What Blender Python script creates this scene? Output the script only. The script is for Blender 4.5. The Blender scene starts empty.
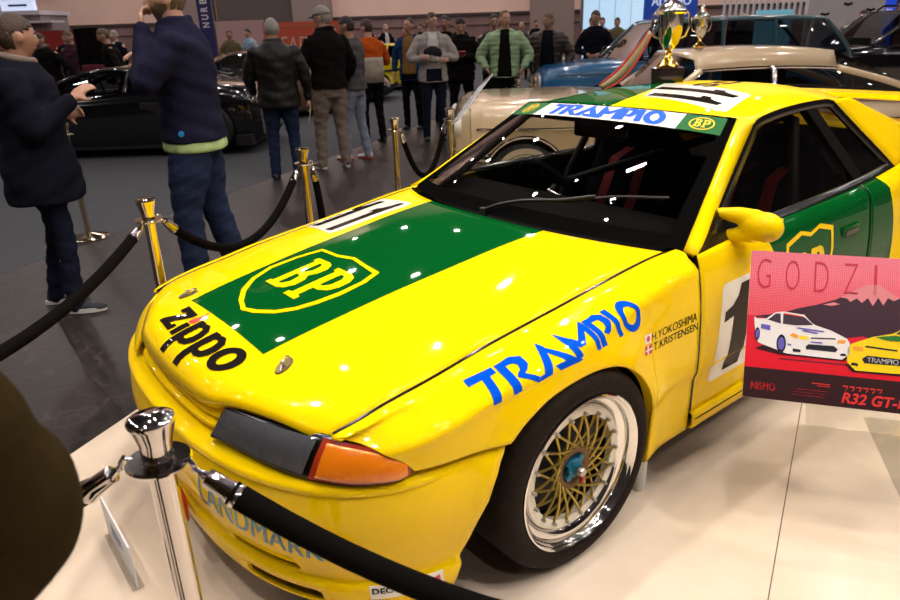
import bpy, bmesh, math, random
import numpy as np
from mathutils import Vector, Matrix
from mathutils.bvhtree import BVHTree
random.seed(7)
SC = bpy.context.scene
COL = SC.collection
PI = math.pi

# ---------------------------------------------------------------- materials
MATS = {}
def mat(name, color=(.8,.8,.8), rough=.5, metal=0.0, coat=0.0, spec=.5, noise=0.0, scale=20.0, bump=0.0, emit=None, estr=1.0, sheen=0.0, bscale=None):
    if name in MATS: return MATS[name]
    m = bpy.data.materials.new(name); m.use_nodes = True
    nt = m.node_tree; b = nt.nodes['Principled BSDF']
    b.inputs['Base Color'].default_value = (*color, 1)
    b.inputs['Roughness'].default_value = rough
    b.inputs['Metallic'].default_value = metal
    b.inputs['Coat Weight'].default_value = coat
    b.inputs['Coat Roughness'].default_value = .03
    b.inputs['Specular IOR Level'].default_value = spec
    b.inputs['Sheen Weight'].default_value = sheen
    if emit:
        b.inputs['Emission Color'].default_value = (*emit, 1)
        b.inputs['Emission Strength'].default_value = estr
    if noise or bump:
        tc = nt.nodes.new('ShaderNodeTexCoord')
        n = nt.nodes.new('ShaderNodeTexNoise'); n.inputs['Scale'].default_value = scale
        n.inputs['Detail'].default_value = 5
        nt.links.new(tc.outputs['Object'], n.inputs['Vector'])
        if noise:
            r = nt.nodes.new('ShaderNodeValToRGB')
            r.color_ramp.elements[0].position = .3; r.color_ramp.elements[1].position = .7
            r.color_ramp.elements[0].color = (*[c*(1-noise) for c in color], 1)
            r.color_ramp.elements[1].color = (*[min(1, c*(1+noise)) for c in color], 1)
            nt.links.new(n.outputs['Fac'], r.inputs['Fac'])
            nt.links.new(r.outputs['Color'], b.inputs['Base Color'])
        if bump:
            n2 = nt.nodes.new('ShaderNodeTexNoise'); n2.inputs['Scale'].default_value = bscale or scale*2
            n2.inputs['Detail'].default_value = 3
            nt.links.new(tc.outputs['Object'], n2.inputs['Vector'])
            bp = nt.nodes.new('ShaderNodeBump'); bp.inputs['Strength'].default_value = bump
            bp.inputs['Distance'].default_value = .02
            nt.links.new(n2.outputs['Fac'], bp.inputs['Height'])
            nt.links.new(bp.outputs['Normal'], b.inputs['Normal'])
    MATS[name] = m
    return m

def glass_mat(name, tint=(.8,.8,.8), refl=1.0, rough=0.0):
    if name in MATS: return MATS[name]
    m = bpy.data.materials.new(name); m.use_nodes = True
    nt = m.node_tree; nt.nodes.clear()
    out = nt.nodes.new('ShaderNodeOutputMaterial')
    t = nt.nodes.new('ShaderNodeBsdfTransparent'); t.inputs['Color'].default_value = (*tint, 1)
    g = nt.nodes.new('ShaderNodeBsdfGlossy'); g.inputs['Roughness'].default_value = rough
    f = nt.nodes.new('ShaderNodeFresnel')
    ge = nt.nodes.new('ShaderNodeNewGeometry'); io = nt.nodes.new('ShaderNodeMapRange')
    io.inputs[3].default_value = 1.5; io.inputs[4].default_value = 1/1.5   # thin sheet: the same reflectance from both sides
    nt.links.new(ge.outputs['Backfacing'], io.inputs[0]); nt.links.new(io.outputs[0], f.inputs['IOR'])
    mu = nt.nodes.new('ShaderNodeMath'); mu.operation = 'MULTIPLY'; mu.inputs[1].default_value = refl
    mx = nt.nodes.new('ShaderNodeMixShader')
    nt.links.new(f.outputs[0], mu.inputs[0]); nt.links.new(mu.outputs[0], mx.inputs[0])
    nt.links.new(t.outputs[0], mx.inputs[1]); nt.links.new(g.outputs[0], mx.inputs[2])
    nt.links.new(mx.outputs[0], out.inputs['Surface'])
    MATS[name] = m
    return m

# ---------------------------------------------------------------- object helpers
def props(o, label=None, cat=None, group=None, kind=None):
    if label: o['label'] = label
    if cat: o['category'] = cat
    if group: o['group'] = group
    if kind: o['kind'] = kind
    return o
def thing(name, label, cat, loc=(0,0,0), rz=0.0, group=None):
    o = bpy.data.objects.new(name, None); COL.objects.link(o)
    o.location = loc; o.rotation_euler = (0,0,rz); o.empty_display_size = .1
    return props(o, label, cat, group)
def mk(name, verts, faces, m, parent=None, smooth=True, fmats=None):
    me = bpy.data.meshes.new(name)
    me.from_pydata([tuple(map(float, v)) for v in verts], [], [tuple(f) for f in faces])
    for mm in (m if isinstance(m, (list, tuple)) else [m]): me.materials.append(mm)
    if fmats:
        for p, i in zip(me.polygons, fmats): p.material_index = i
    if smooth:
        for p in me.polygons: p.use_smooth = True
    me.update()
    o = bpy.data.objects.new(name, me); COL.objects.link(o)
    if parent: o.parent = parent
    return o
def mkb(name, bm, m, parent=None, smooth=False):
    me = bpy.data.meshes.new(name); bm.to_mesh(me); bm.free()
    for mm in (m if isinstance(m, (list, tuple)) else [m]): me.materials.append(mm)
    if smooth:
        for p in me.polygons: p.use_smooth = True
    o = bpy.data.objects.new(name, me); COL.objects.link(o)
    if parent: o.parent = parent
    return o
def autosmooth(o, ang=35):
    me = o.data
    a = math.radians(ang)
    bm = bmesh.new(); bm.from_mesh(me)
    for f in bm.faces: f.smooth = True
    for e in bm.edges:
        if len(e.link_faces) == 2 and e.calc_face_angle(0) > a: e.smooth = False
    bm.to_mesh(me); bm.free()
    return o
def bbox(bm, x0, x1, y0, y1, z0, z1, bev=0.0, M=None):
    g = bmesh.ops.create_cube(bm, size=1)
    vs = g['verts']
    for v in vs:
        v.co = Vector((x0+(v.co.x+.5)*(x1-x0), y0+(v.co.y+.5)*(y1-y0), z0+(v.co.z+.5)*(z1-z0)))
    if bev:
        es = list({e for v in vs for e in v.link_edges})
        r = bmesh.ops.bevel(bm, geom=es, offset=bev, segments=2, affect='EDGES', profile=.6)
        vs = list({v for f in r['faces'] for v in f.verts} | {v for v in vs if v.is_valid})
    if M is not None:
        for v in vs: v.co = M @ v.co
    return vs
def box(name, dims, m, parent=None, bev=0.0, M=None):
    bm = bmesh.new(); bbox(bm, *dims, bev=bev, M=M)
    o = mkb(name, bm, m, parent)
    if bev: autosmooth(o, 40)
    return o
def lathe(bm, prof, seg=32, axis='Z', center=(0,0,0), close=False):
    """prof: list of (r, h) revolved around axis."""
    c = Vector(center); rings = []
    for r, h in prof:
        ring = []
        for i in range(seg):
            a = 2*PI*i/seg
            if axis == 'Z': p = Vector((r*math.cos(a), r*math.sin(a), h))
            elif axis == 'X': p = Vector((h, r*math.cos(a), r*math.sin(a)))
            else: p = Vector((r*math.sin(a), h, r*math.cos(a)))
            ring.append(bm.verts.new(c+p))
        rings.append(ring)
    for a, b in zip(rings, rings[1:]):
        for i in range(seg):
            j = (i+1) % seg
            bm.faces.new((a[i], a[j], b[j], b[i]))
    if close:
        for r in (rings[0], rings[-1]):
            try: bm.faces.new(r)
            except ValueError: pass
    return rings
def fixn(bm):
    bmesh.ops.remove_doubles(bm, verts=bm.verts, dist=1e-5)
    bmesh.ops.recalc_face_normals(bm, faces=bm.faces)
def lathe_obj(name, prof, m, parent=None, seg=32, axis='Z', center=(0,0,0), close=True, ang=40):
    bm = bmesh.new(); lathe(bm, prof, seg, axis, center, close); fixn(bm)
    return autosmooth(mkb(name, bm, m, parent), ang)
def tube(bm, pts, rad, seg=10, cap=True, closed=False):
    """swept tube along pts; rad a number or one per point"""
    pts = [Vector(p) for p in pts]; n = len(pts)
    rads = rad if isinstance(rad, (list, tuple)) else [rad]*n
    up = None; rings = []
    for i, p in enumerate(pts):
        if closed: t = (pts[(i+1) % n]-pts[i-1])
        else: t = pts[min(i+1, n-1)]-pts[max(i-1, 0)]
        if t.length < 1e-9: t = Vector((0,0,1))
        t.normalize()
        if up is None:
            up = Vector((0,0,1)) if abs(t.z) < .9 else Vector((1,0,0))
        s = t.cross(up)
        if s.length < 1e-6: s = t.cross(Vector((0,1,0)))
        s.normalize(); up = s.cross(t).normalized()
        rings.append([bm.verts.new(p+rads[i]*(math.cos(2*PI*k/seg)*s+math.sin(2*PI*k/seg)*up)) for k in range(seg)])
    rng = range(n if closed else n-1)
    for i in rng:
        a, b = rings[i], rings[(i+1) % n]
        for k in range(seg):
            j = (k+1) % seg
            bm.faces.new((a[k], a[j], b[j], b[k]))
    if cap and not closed:
        bm.faces.new(rings[0][::-1]); bm.faces.new(rings[-1])
    return rings
def tube_obj(name, pts, rad, m, parent=None, seg=12, closed=False):
    bm = bmesh.new(); tube(bm, pts, rad, seg, True, closed)
    bmesh.ops.recalc_face_normals(bm, faces=bm.faces)
    return autosmooth(mkb(name, bm, m, parent), 50)
def crom(pts, n=8, closed=False):
    """Catmull-Rom through pts"""
    P = [np.array(p, float) for p in pts]; out = []
    N = len(P)
    rng = range(N if closed else N-1)
    for i in rng:
        p1, p2 = P[i], P[(i+1) % N]
        p0 = P[i-1] if (closed or i > 0) else 2*p1-p2
        p3 = P[(i+2) % N] if (closed or i+2 < N) else 2*p2-p1
        for k in range(n):
            t = k/n
            out.append(.5*((2*p1)+(-p0+p2)*t+(2*p0-5*p1+4*p2-p3)*t*t+(-p0+3*p1-3*p2+p3)*t**3))
    if not closed: out.append(P[-1])
    return out
def resample(pts, n):
    P = np.array(pts, float); d = np.r_[0, np.cumsum(np.linalg.norm(np.diff(P, axis=0), axis=1))]
    t = np.linspace(0, d[-1], n)
    return np.stack([np.interp(t, d, P[:, i]) for i in range(P.shape[1])], 1)
def interp(x, xs, ys):
    """smooth monotone cubic (pchip-like) interpolation"""
    xs = np.asarray(xs, float); ys = np.asarray(ys, float)
    if x <= xs[0]: return float(ys[0])
    if x >= xs[-1]: return float(ys[-1])
    i = int(np.searchsorted(xs, x)-1)
    h = np.diff(xs); d = np.diff(ys)/h
    def sl(k):
        if k == 0: return d[0]
        if k == len(xs)-1: return d[-1]
        if d[k-1]*d[k] <= 0: return 0.0
        w1 = 2*h[k]+h[k-1]; w2 = h[k]+2*h[k-1]
        return (w1+w2)/(w1/d[k-1]+w2/d[k])
    t = (x-xs[i])/h[i]; m0, m1 = sl(i)*h[i], sl(i+1)*h[i]
    return float((2*t**3-3*t*t+1)*ys[i]+(t**3-2*t*t+t)*m0+(-2*t**3+3*t*t)*ys[i+1]+(t**3-t*t)*m1)
def grid(name, rows, m, parent=None, out=None, thick=0.0, smooth=True, double=False):
    """rows: list of equal-length lists of 3D points. out: a point the surface should face away from."""
    R = [np.asarray(r, float) for r in rows]; nv = len(R[0])
    V = np.concatenate(R); F = []
    for i in range(len(R)-1):
        for j in range(nv-1):
            q = [i*nv+j, i*nv+j+1, (i+1)*nv+j+1, (i+1)*nv+j]
            P = V[q]
            u = []
            for k in range(4):
                if not any(np.linalg.norm(V[q[k]]-V[w]) < 1e-6 for w in u): u.append(q[k])
            if len(u) >= 3: F.append(u)
    if out is not None:
        s = 0
        for f in F:
            n = np.cross(V[f[1]]-V[f[0]], V[f[2]]-V[f[0]])
            s += n @ (V[f].mean(0)-np.array(out))
        if s < 0: F = [f[::-1] for f in F]
    o = mk(name, V, F, m, parent, smooth)
    if thick:
        md = o.modifiers.new('thickness', 'SOLIDIFY'); md.thickness = thick; md.offset = -1
    return o
def mirror_x(o, name=None):
    """a mirrored copy of a mesh object across x = 0 (same parent)"""
    me = o.data.copy()
    bm = bmesh.new(); bm.from_mesh(me)
    for v in bm.verts: v.co.x = -v.co.x
    bmesh.ops.reverse_faces(bm, faces=bm.faces)
    bm.to_mesh(me); bm.free()
    c = o.copy(); c.data = me; COL.objects.link(c)
    if name: c.name = name
    c.location.x = -c.location.x
    return c
def copy_tree(o, parent=None):
    c = o.copy(); COL.objects.link(c)
    if parent: c.parent = parent
    for ch in list(o.children): copy_tree(ch, c)
    return c

# ---------------------------------------------------------------- flat shapes laid onto surfaces
def poly_bm(polys):
    """polys: list of loops [(u,v),...] (each filled); or (outer, [holes])"""
    bm = bmesh.new()
    for p in polys:
        loops = [p] if not isinstance(p, tuple) else [p[0]]+list(p[1])
        es = []
        for lp in loops:
            vs = [bm.verts.new((q[0], q[1], 0)) for q in lp]
            for a, b in zip(vs, vs[1:]+vs[:1]): es.append(bm.edges.new((a, b)))
        bmesh.ops.triangle_fill(bm, use_beauty=True, use_dissolve=False, edges=es, normal=(0,0,1))
    return bm
def text_bm(s, size=1.0, bold=0.0, shear=0.0, sx=1.0, align='CENTER', spacing=1.0):
    cu = bpy.data.curves.new('lettering', 'FONT'); cu.body = s; cu.size = size
    cu.align_x = align; cu.align_y = 'CENTER'; cu.offset = bold if 'M' not in s else 0; cu.shear = shear; cu.fill_mode = 'FRONT'
    cu.space_character = spacing; cu.resolution_u = 4
    ob = bpy.data.objects.new('lettering', cu); COL.objects.link(ob)
    dg = bpy.context.evaluated_depsgraph_get(); dg.update()
    me = bpy.data.meshes.new_from_object(ob.evaluated_get(dg))
    bm = bmesh.new(); bm.from_mesh(me)
    bpy.data.objects.remove(ob); bpy.data.curves.remove(cu); bpy.data.meshes.remove(me)
    if bold > 0 and 'M' in s:                         # thicken by overlaying shifted copies
        cps = []
        for dx in (-bold*.9, 0, bold*.9):
            c = bm.copy()
            for v in c.verts: v.co.x += dx
            cps.append(c)
        bm.free(); bm = join_bm(*cps)
    for v in bm.verts: v.co.x *= sx
    return bm
def cut_bm(bm, step):
    if not bm.verts: return bm
    bm.normal_update(); bmesh.ops.triangulate(bm, faces=bm.faces[:]); bm.normal_update()
    for ax in (0, 1):
        lo = min(v.co[ax] for v in bm.verts); hi = max(v.co[ax] for v in bm.verts)
        k = math.ceil(lo/step)
        while k*step < hi:
            co = [0,0,0]; co[ax] = k*step; no = [0,0,0]; no[ax] = 1
            bmesh.ops.bisect_plane(bm, geom=bm.verts[:]+bm.edges[:]+bm.faces[:], plane_co=co, plane_no=no, dist=1e-6)
            k += 1
    return bm
def xf(bm, f):
    for v in bm.verts:
        r = f(v.co.x, v.co.y); v.co.x, v.co.y = r[0], r[1]
    return bm
def bvh_of(objs):
    V, F = [], []
    for o in objs:
        b = len(V); M = o.matrix_world if o.parent is None else Matrix.Identity(4)
        V += [v.co.copy() for v in o.data.vertices]
        F += [[b+i for i in p.vertices] for p in o.data.polygons]
    return BVHTree.FromPolygons(V, F)
def decal(name, bm, m, parent, bvh, origin, direction, lift=.0012, step=.03):
    """lay a flat bmesh onto a surface. origin(u,v) gives a start point, direction the ray."""
    cut_bm(bm, step)
    d = Vector(direction); bad = []
    for v in bm.verts:
        p = Vector(origin(v.co.x, v.co.y))
        h, n, i, t = bvh.ray_cast(p, d)
        if h is None: bad.append(v); v.co = p+d*.5; continue
        if n.dot(d) > 0: n = -n
        v.co = h+n*lift
    if bad: bmesh.ops.delete(bm, geom=bad, context='VERTS')
    bm.normal_update()
    fl = [f for f in bm.faces if f.normal.dot(d) > 0]
    if fl: bmesh.ops.reverse_faces(bm, faces=fl)
    return mkb(name, bm, m, parent, smooth=True)
def map_decal(name, bm, m, parent, fn, step=.03, flip=None):
    cut_bm(bm, step)
    for v in bm.verts: v.co = Vector(fn(v.co.x, v.co.y))
    bm.normal_update()
    if flip is not None:
        fl = [f for f in bm.faces if f.normal.dot(Vector(flip)) < 0]
        if fl: bmesh.ops.reverse_faces(bm, faces=fl)
    return mkb(name, bm, m, parent, smooth=True)
def stroke(pts, w, closed=False):
    """outline of a polyline of width w as quads (list of loops)"""
    P = [np.array(p, float) for p in pts]; n = len(P); L, R_ = [], []
    for i in range(n):
        if closed: a, b = P[i-1], P[(i+1) % n]
        else: a, b = P[max(i-1,0)], P[min(i+1,n-1)]
        p = P[i]
        d1 = p-a; d2 = b-p
        def nn(d):
            l = np.linalg.norm(d)
            return np.array([-d[1], d[0]])/l if l > 1e-9 else None
        n1, n2 = nn(d1), nn(d2)
        if n1 is None: n1 = n2
        if n2 is None: n2 = n1
        m_ = n1+n2; l = np.linalg.norm(m_); m_ = m_/l if l > 1e-6 else n1
        k = w/2/max(.4, m_ @ n1)
        L.append(p+m_*k); R_.append(p-m_*k)
    if closed: return [(L, [R_])] if True else None
    return [L+R_[::-1]]
def join_bm(*bms):
    out = bmesh.new()
    for b in bms:
        me = bpy.data.meshes.new('t'); b.to_mesh(me); b.free(); out.from_mesh(me); bpy.data.meshes.remove(me)
    return out
# ================================================================ the yellow race car
# x: towards the car's left side, y: rearwards from the front axle, z: up from the floor
YEL = (.86,.575,.002); GRN = (.001,.072,.012)
M_YEL = mat('yellow_paint', YEL, .34, coat=.6, spec=0.0)
M_GRN = mat('green_vinyl', GRN, .34, coat=.5, spec=0.0)
M_WHT = mat('white_vinyl', (.80,.76,.68), .35, coat=.6)
M_BLK = mat('black_vinyl', (.012,.010,.009), .35, coat=.35, spec=0.0)
M_BRN = mat('brown_black_vinyl', (.022,.011,.006), .4, coat=.35, spec=0.0)
M_BLUE = mat('blue_vinyl', (.002,.075,.58), .35, coat=.35, spec=0.0)
M_TEAL = mat('teal_vinyl', (.005,.20,.25), .35, coat=.6)
M_RED = mat('red_vinyl', (.60,.015,.012), .35, coat=.6)
M_TRIM = mat('black_trim', (.006,.005,.0045), .14, spec=.35)
M_FRIT = mat('screen_black', (.003,.003,.003), .7, spec=0.0)
M_RUB = mat('tyre_rubber', (.014,.0085,.006), .7, spec=.12, bump=.12, scale=60, noise=.25)
M_DARK = mat('dark_cabin', (.004,.0035,.003), .8, spec=.05)
M_CHR = mat('polished_metal', (.80,.79,.77), .07, metal=1)
M_GOLD = mat('gold_metal', (.46,.34,.07), .32, metal=.85)
M_BRONZE = mat('bronze_hub', (.13,.075,.03), .38, metal=.8)
M_STEEL = mat('brushed_steel', (.45,.43,.40), .3, metal=1)
M_GLASS = glass_mat('clear_glass', (.80,.80,.77), 1.0)
M_TINT = glass_mat('side_glass', (.42,.40,.37), .9)

def banded(name, fn):
    """yellow paint with a green band; fn(nt, x, y, z sockets) -> mask socket"""
    m = bpy.data.materials.new(name); m.use_nodes = True; nt = m.node_tree; b = nt.nodes['Principled BSDF']
    b.inputs['Roughness'].default_value = .34; b.inputs['Specular IOR Level'].default_value = 0; b.inputs['Coat Weight'].default_value = .6; b.inputs['Coat Roughness'].default_value = .03
    tc = nt.nodes.new('ShaderNodeTexCoord'); sp = nt.nodes.new('ShaderNodeSeparateXYZ')
    nt.links.new(tc.outputs['Object'], sp.inputs[0])
    mx = nt.nodes.new('ShaderNodeMix'); mx.data_type = 'RGBA'
    mx.inputs[6].default_value = (*YEL, 1); mx.inputs[7].default_value = (*GRN, 1)
    nt.links.new(fn(nt, *sp.outputs), mx.inputs[0]); nt.links.new(mx.outputs[2], b.inputs['Base Color'])
    return m
def nmath(nt, op, a, b=None, c=None):
    n = nt.nodes.new('ShaderNodeMath'); n.operation = op
    for i, v in enumerate((a, b, c)):
        if v is None: continue
        if isinstance(v, (int, float)): n.inputs[i].default_value = v
        else: nt.links.new(v, n.inputs[i])
    return n.outputs[0]
def hood_mask(nt, x, y, z):
    w = nmath(nt, 'ADD', .303, nmath(nt, 'MULTIPLY', y, .041))
    a = nmath(nt, 'MULTIPLY', nmath(nt, 'LESS_THAN', x, w), nmath(nt, 'GREATER_THAN', x, nmath(nt, 'MULTIPLY', nmath(nt, 'ADD', w, .026), -1.0)))
    return nmath(nt, 'MULTIPLY', a, nmath(nt, 'GREATER_THAN', y, -.684))
def roof_mask(nt, x, y, z):
    # green from the windscreen over the car's right half, bounded by a curve on each side
    q = nmath(nt, 'SUBTRACT', y, 1.19)
    r = nmath(nt, 'ADD', .004, nmath(nt, 'MULTIPLY', nmath(nt, 'MULTIPLY', q, q), -.15))
    r = nmath(nt, 'SUBTRACT', r, nmath(nt, 'MULTIPLY', q, .12))
    a = nmath(nt, 'LESS_THAN', x, r)
    return nmath(nt, 'MULTIPLY', a, nmath(nt, 'GREATER_THAN', x, -.51))
def side_mask(nt, x, y, z):
    # leaning leading edge and a bowed trailing edge
    lead = nmath(nt, 'ADD', 1.05, nmath(nt, 'MULTIPLY', nmath(nt, 'SUBTRACT', .814, z), .7))
    dz = nmath(nt, 'SUBTRACT', z, .58)
    tr = nmath(nt, 'SUBTRACT', 2.185, nmath(nt, 'MULTIPLY', nmath(nt, 'MULTIPLY', dz, dz), .75))
    return nmath(nt, 'MULTIPLY', nmath(nt, 'GREATER_THAN', y, lead), nmath(nt, 'LESS_THAN', y, tr))
M_HOOD = banded('hood_paint', hood_mask)
M_ROOF = banded('roof_paint', roof_mask)
M_SIDE = banded('side_paint', side_mask)

car = thing('race_car', 'yellow and green racing coupe wearing number 11 on white show platform', 'race car', (0,0,0))
IN = (0, 1.2, .45)                                    # a point inside the car
# ---- profiles
def zc(y): return interp(y, [-.885,-.86,-.80,-.70,-.5,-.25,0,.2,.39,.62], [.650,.675,.702,.728,.768,.81,.845,.871,.886,.90])
def zg(y): return interp(y, [-.72,-.65,-.57,-.4,-.245,0,.07,.25,.5,.62], [.650,.668,.688,.716,.744,.777,.786,.812,.845,.853])
def xg(y): return interp(y, [-.72,-.6,-.3,.2,.5,.62], [.672,.690,.700,.705,.715,.725])
def plan(z_=0, y=0):                                  # half width from the plan curve of the nose
    if y > -.40: return 1.0
    t = min(1, (-.40-y)/.52)
    return max(0, 1-t**2.35)**(1/2.35)
def flare(y, z, cy, zc_=.31, r=.35, amt=.034, wid=.085):
    if z < .2: return amt*.35*math.exp(-((abs(y-cy)-.35)/.07)**2) if abs(y-cy) < .6 else 0
    d = math.hypot(y-cy, (z-zc_)*1.02)
    return amt*math.exp(-(max(0, d-r)/wid)**2)
def sx(y, z):
    b = interp(z, [.14,.20,.27,.30,.405,.425,.50,.60,.70,.78,.84,.88], [.826,.830,.834,.835,.838,.848,.850,.846,.836,.822,.804,.786])
    if y > 2.9: b -= .05*((y-2.9)/.65)**2
    return b*plan(0, y)+flare(y, z, 0)+flare(y, z, 2.615, amt=.036)*(1 if z < .86 else 0)

# ---- hood
def hood_front(x):                                    # y of the hood's leading edge
    a = abs(x)
    return interp(a, [0,.12,.24,.30,.345,.36,.52,.66,.672], [-.885,-.882,-.874,-.864,-.845,-.838,-.772,-.712,-.704])
def ws_base(x):
    return np.array([x, .387+.232*(abs(x)/.748)**2.3, .884-.033*(x/.748)**2])
def hood_z(x, y):
    g = xg(y); u = min(1.0, abs(x)/g)
    z = zc(max(y, -.885))-(zc(max(y, -.885))-zg(max(y, -.72)))*u**2.2
    f = hood_front(x); e = y-f                        # roll the leading edge down
    return z-.022*max(0, 1-e/.05)**2 if e < .05 else z
rows = []
for v in list(np.linspace(0, .08, 7))+list(np.linspace(.11, 1, 34)):
    row = []
    for u in np.linspace(-1, 1, 61):
        x0 = .672*u; yf = hood_front(x0)
        xr = .690*u; yr = ws_base(xr)[1]-.025
        y = yf+(yr-yf)*v
        x = u*(xg(y)-.007)
        if v == 0: x = x0
        row.append((x, y, hood_z(x, y)))
    rows.append(row)
hood = grid('hood', rows, M_HOOD, car, IN, .012)
# lip folded under the leading edge
lip = [rows[0], [(p[0]*.99, p[1]+.012, p[2]-.022) for p in rows[0]], [(p[0]*.985, p[1]+.05, p[2]-.028) for p in rows[0]]]
grid('hood_lip', lip, M_YEL, hood, (0,0,.9))

# ---- front fenders
ARCH = crom([(-.455,.15),(-.432,.25),(-.405,.36),(-.355,.47),(-.295,.55),(-.22,.603),(-.13,.635),(0,.648),(.10,.640),(.19,.605),(.265,.54),(.315,.45),(.340,.36),(.345,.28),(.340,.15)], 8)
AX = np.array([p[0] for p in ARCH]); AZ = np.array([p[1] for p in ARCH])
_it = int(np.argmax(AX))
def arch_z(y):                                        # lower bound of the fender skin in front-arch columns
    o = np.argsort(AX[:_it]); return float(np.interp(y, AX[:_it][o], AZ[:_it][o]))
LAMP = [(-.704,.650),(-.648,.638),(-.60,.605),(-.566,.572)]
def fen_low(y):
    if y < -.566: return float(np.interp(y, [p[0] for p in LAMP], [p[1] for p in LAMP]))
    if y < -.29: return float(np.interp(y, [-.566,-.29], [.566,.553]))
    if y < .338: return arch_z(y)
    return .195
def fen_sec(y, low, n=40):
    g, z0 = xg(y)+.004, zg(y)
    s = plan(0, y)
    pts = [(g, z0), (g+.035*s, z0-.004), (min(.775*s+.0, .775), z0-.018) if s > .99 else (g+(.80*s-g)*.55, z0-.016)]
    for dz in (.048,.085,.14,.20): pts.append((sx(y, z0-dz), z0-dz))
    z = z0-.26
    for zz in (.50,.46,.43,.41,.39,.33,.27,.22,.155):
        if zz < z: pts.append((sx(y, zz), zz))
    c = crom(pts, 8)
    if y < -.66:                                      # the tip narrows into the lamp's corner
        xl = float(np.interp(y, [-.704,-.675,-.66], [g+.012,.735,.80])); i = next((i for i, p in enumerate(c) if p[0] > xl), None)
        if i: a, b_ = c[i-1], c[i]; c = c[:i]+[a+(b_-a)*((xl-a[0])/max(1e-9, b_[0]-a[0]))]
    k = [p for p in c if p[1] > low]
    nx = next((p for p in c if p[1] <= low), None)
    if nx is not None and k:
        a = k[-1]; t = (a[1]-low)/max(1e-9, a[1]-nx[1]); k.append(a+(nx-a)*min(1, max(0, t)))
    if len(k) < 2: k = [c[0], c[0]+np.array([.001,-.001])]
    return resample(k, n)
ys = sorted(set(list(np.linspace(-.704, -.566, 12))+list(np.linspace(-.56, -.30, 14))+list(np.linspace(-.295, .335, 46))+[.3395,.341]+list(np.linspace(.36, .605, 14))))
rows = []
for y in ys:
    rows.append([(p[0], y+(0 if y < .34 else .025*max(0,(.55-p[1]))*((y-.34)/.265)), p[1]) for p in fen_sec(y, fen_low(y))])
M_FEN = M_YEL
fender = grid('front_fender', rows, M_FEN, car, IN, .008)
fender_r = mirror_x(fender)
# returned lip of the wheel opening
def arch_lip(pts, name, parent, w=.035):
    return grid(name, [[(x, y, z) for x, y, z in pts], [(x-w, y, z) for x, y, z in pts]], M_YEL, parent)
ap = [(sx(y, z)-.001, y, z) for y, z in zip(AX, AZ) if y > -.295 and not (y > .3 and z < .16)]
al = arch_lip(ap, 'arch_lip', fender); mirror_x(al).parent = fender_r
# black seal strip added to put shade into the bonnet and fender shut line
for s in (1,-1):
    tube_obj('bonnet_gap_strip', [(s*(xg(y)-.002), y, zg(y)-.003) for y in np.linspace(-.695, .57, 40)], .0058, M_TRIM, fender if s > 0 else fender_r, 6)
# ---- nose / front bumper
def nose(th, d, z, cy=-.40, a=.848, b=.53, n=2.45):
    """th 0 at the side .. pi/2 at the centre .. pi other side; d offsets outward"""
    c, s = math.cos(th), math.sin(th)
    x = a*math.copysign(abs(c)**(2/n), c); y = cy-b*abs(s)**(2/n)
    gx = math.copysign(abs(x/a)**(n-1)/a, x); gy = -abs((y-cy)/b)**(n-1)/b
    l = math.hypot(gx, gy)
    return (x+d*gx/l, y+d*gy/l, z)
def ths(n): return [PI*.5*(1-math.cos(PI*i/n)) if False else PI*i/n for i in range(n+1)]
PROF = [(.575,-.075),(.562,-.055),(.552,-.026),(.543,-.012),(.530,-.004),(.512,.0),(.485,.008),(.42,.014),(.36,.008),(.30,-.008),(.245,-.027),(.232,-.028),(.226,-.018),(.215,-.014),(.18,-.016),(.150,-.024),(.138,-.036),(.134,-.06)]
def arch_front(z):                                    # y of the wheel opening's front edge on the bumper side
    o = np.argsort(AZ[:60]); 
    return float(np.interp(z, AZ[:40], AX[:40]))
side_ts = np.linspace(0, 1, 9)[:-1]
rows = []
for z, d in PROF:
    zz = z
    ye = arch_front(min(.55, max(.15, zz))) if zz < .553 else -.29
    def edge(sgn):
        r = []
        for t in side_ts:
            y = ye+(-.40-ye)*t if ye > -.40 else ye+(-.40-ye)*t
            r.append((sgn*(.848+d+flare(y, zz, 0)*.9*(1 if zz > .2 else .6)), y, zz))
        return r
    th0 = 0.0
    if ye < -.40:                                     # the opening has moved past the corner's start
        left = [(sgnx, yy, zz) for sgnx, yy in []]
        pts = [nose(t, d, zz) for t in np.linspace(0, PI, 81)]
        half = [p for p in pts if p[0] >= 0 and p[1] <= ye]
        e0 = (half[0][0]+flare(ye, zz, 0)*.6, ye, zz)
        h = resample([e0]+half, 49)
        row = [tuple(p) for p in h]
        row += [(-p[0], p[1], p[2]) for p in h[::-1][1:]]
    else:
        half = edge(1)+[nose(t, d, zz) for t in np.linspace(0, PI/2, 41)]
        h = resample(half, 49); row = [tuple(p) for p in h]+[(-p[0], p[1], p[2]) for p in h[::-1][1:]]
    rows.append(row)
bumper = grid('front_bumper', rows, M_YEL, car, (0,0,.4), .01)
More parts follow.
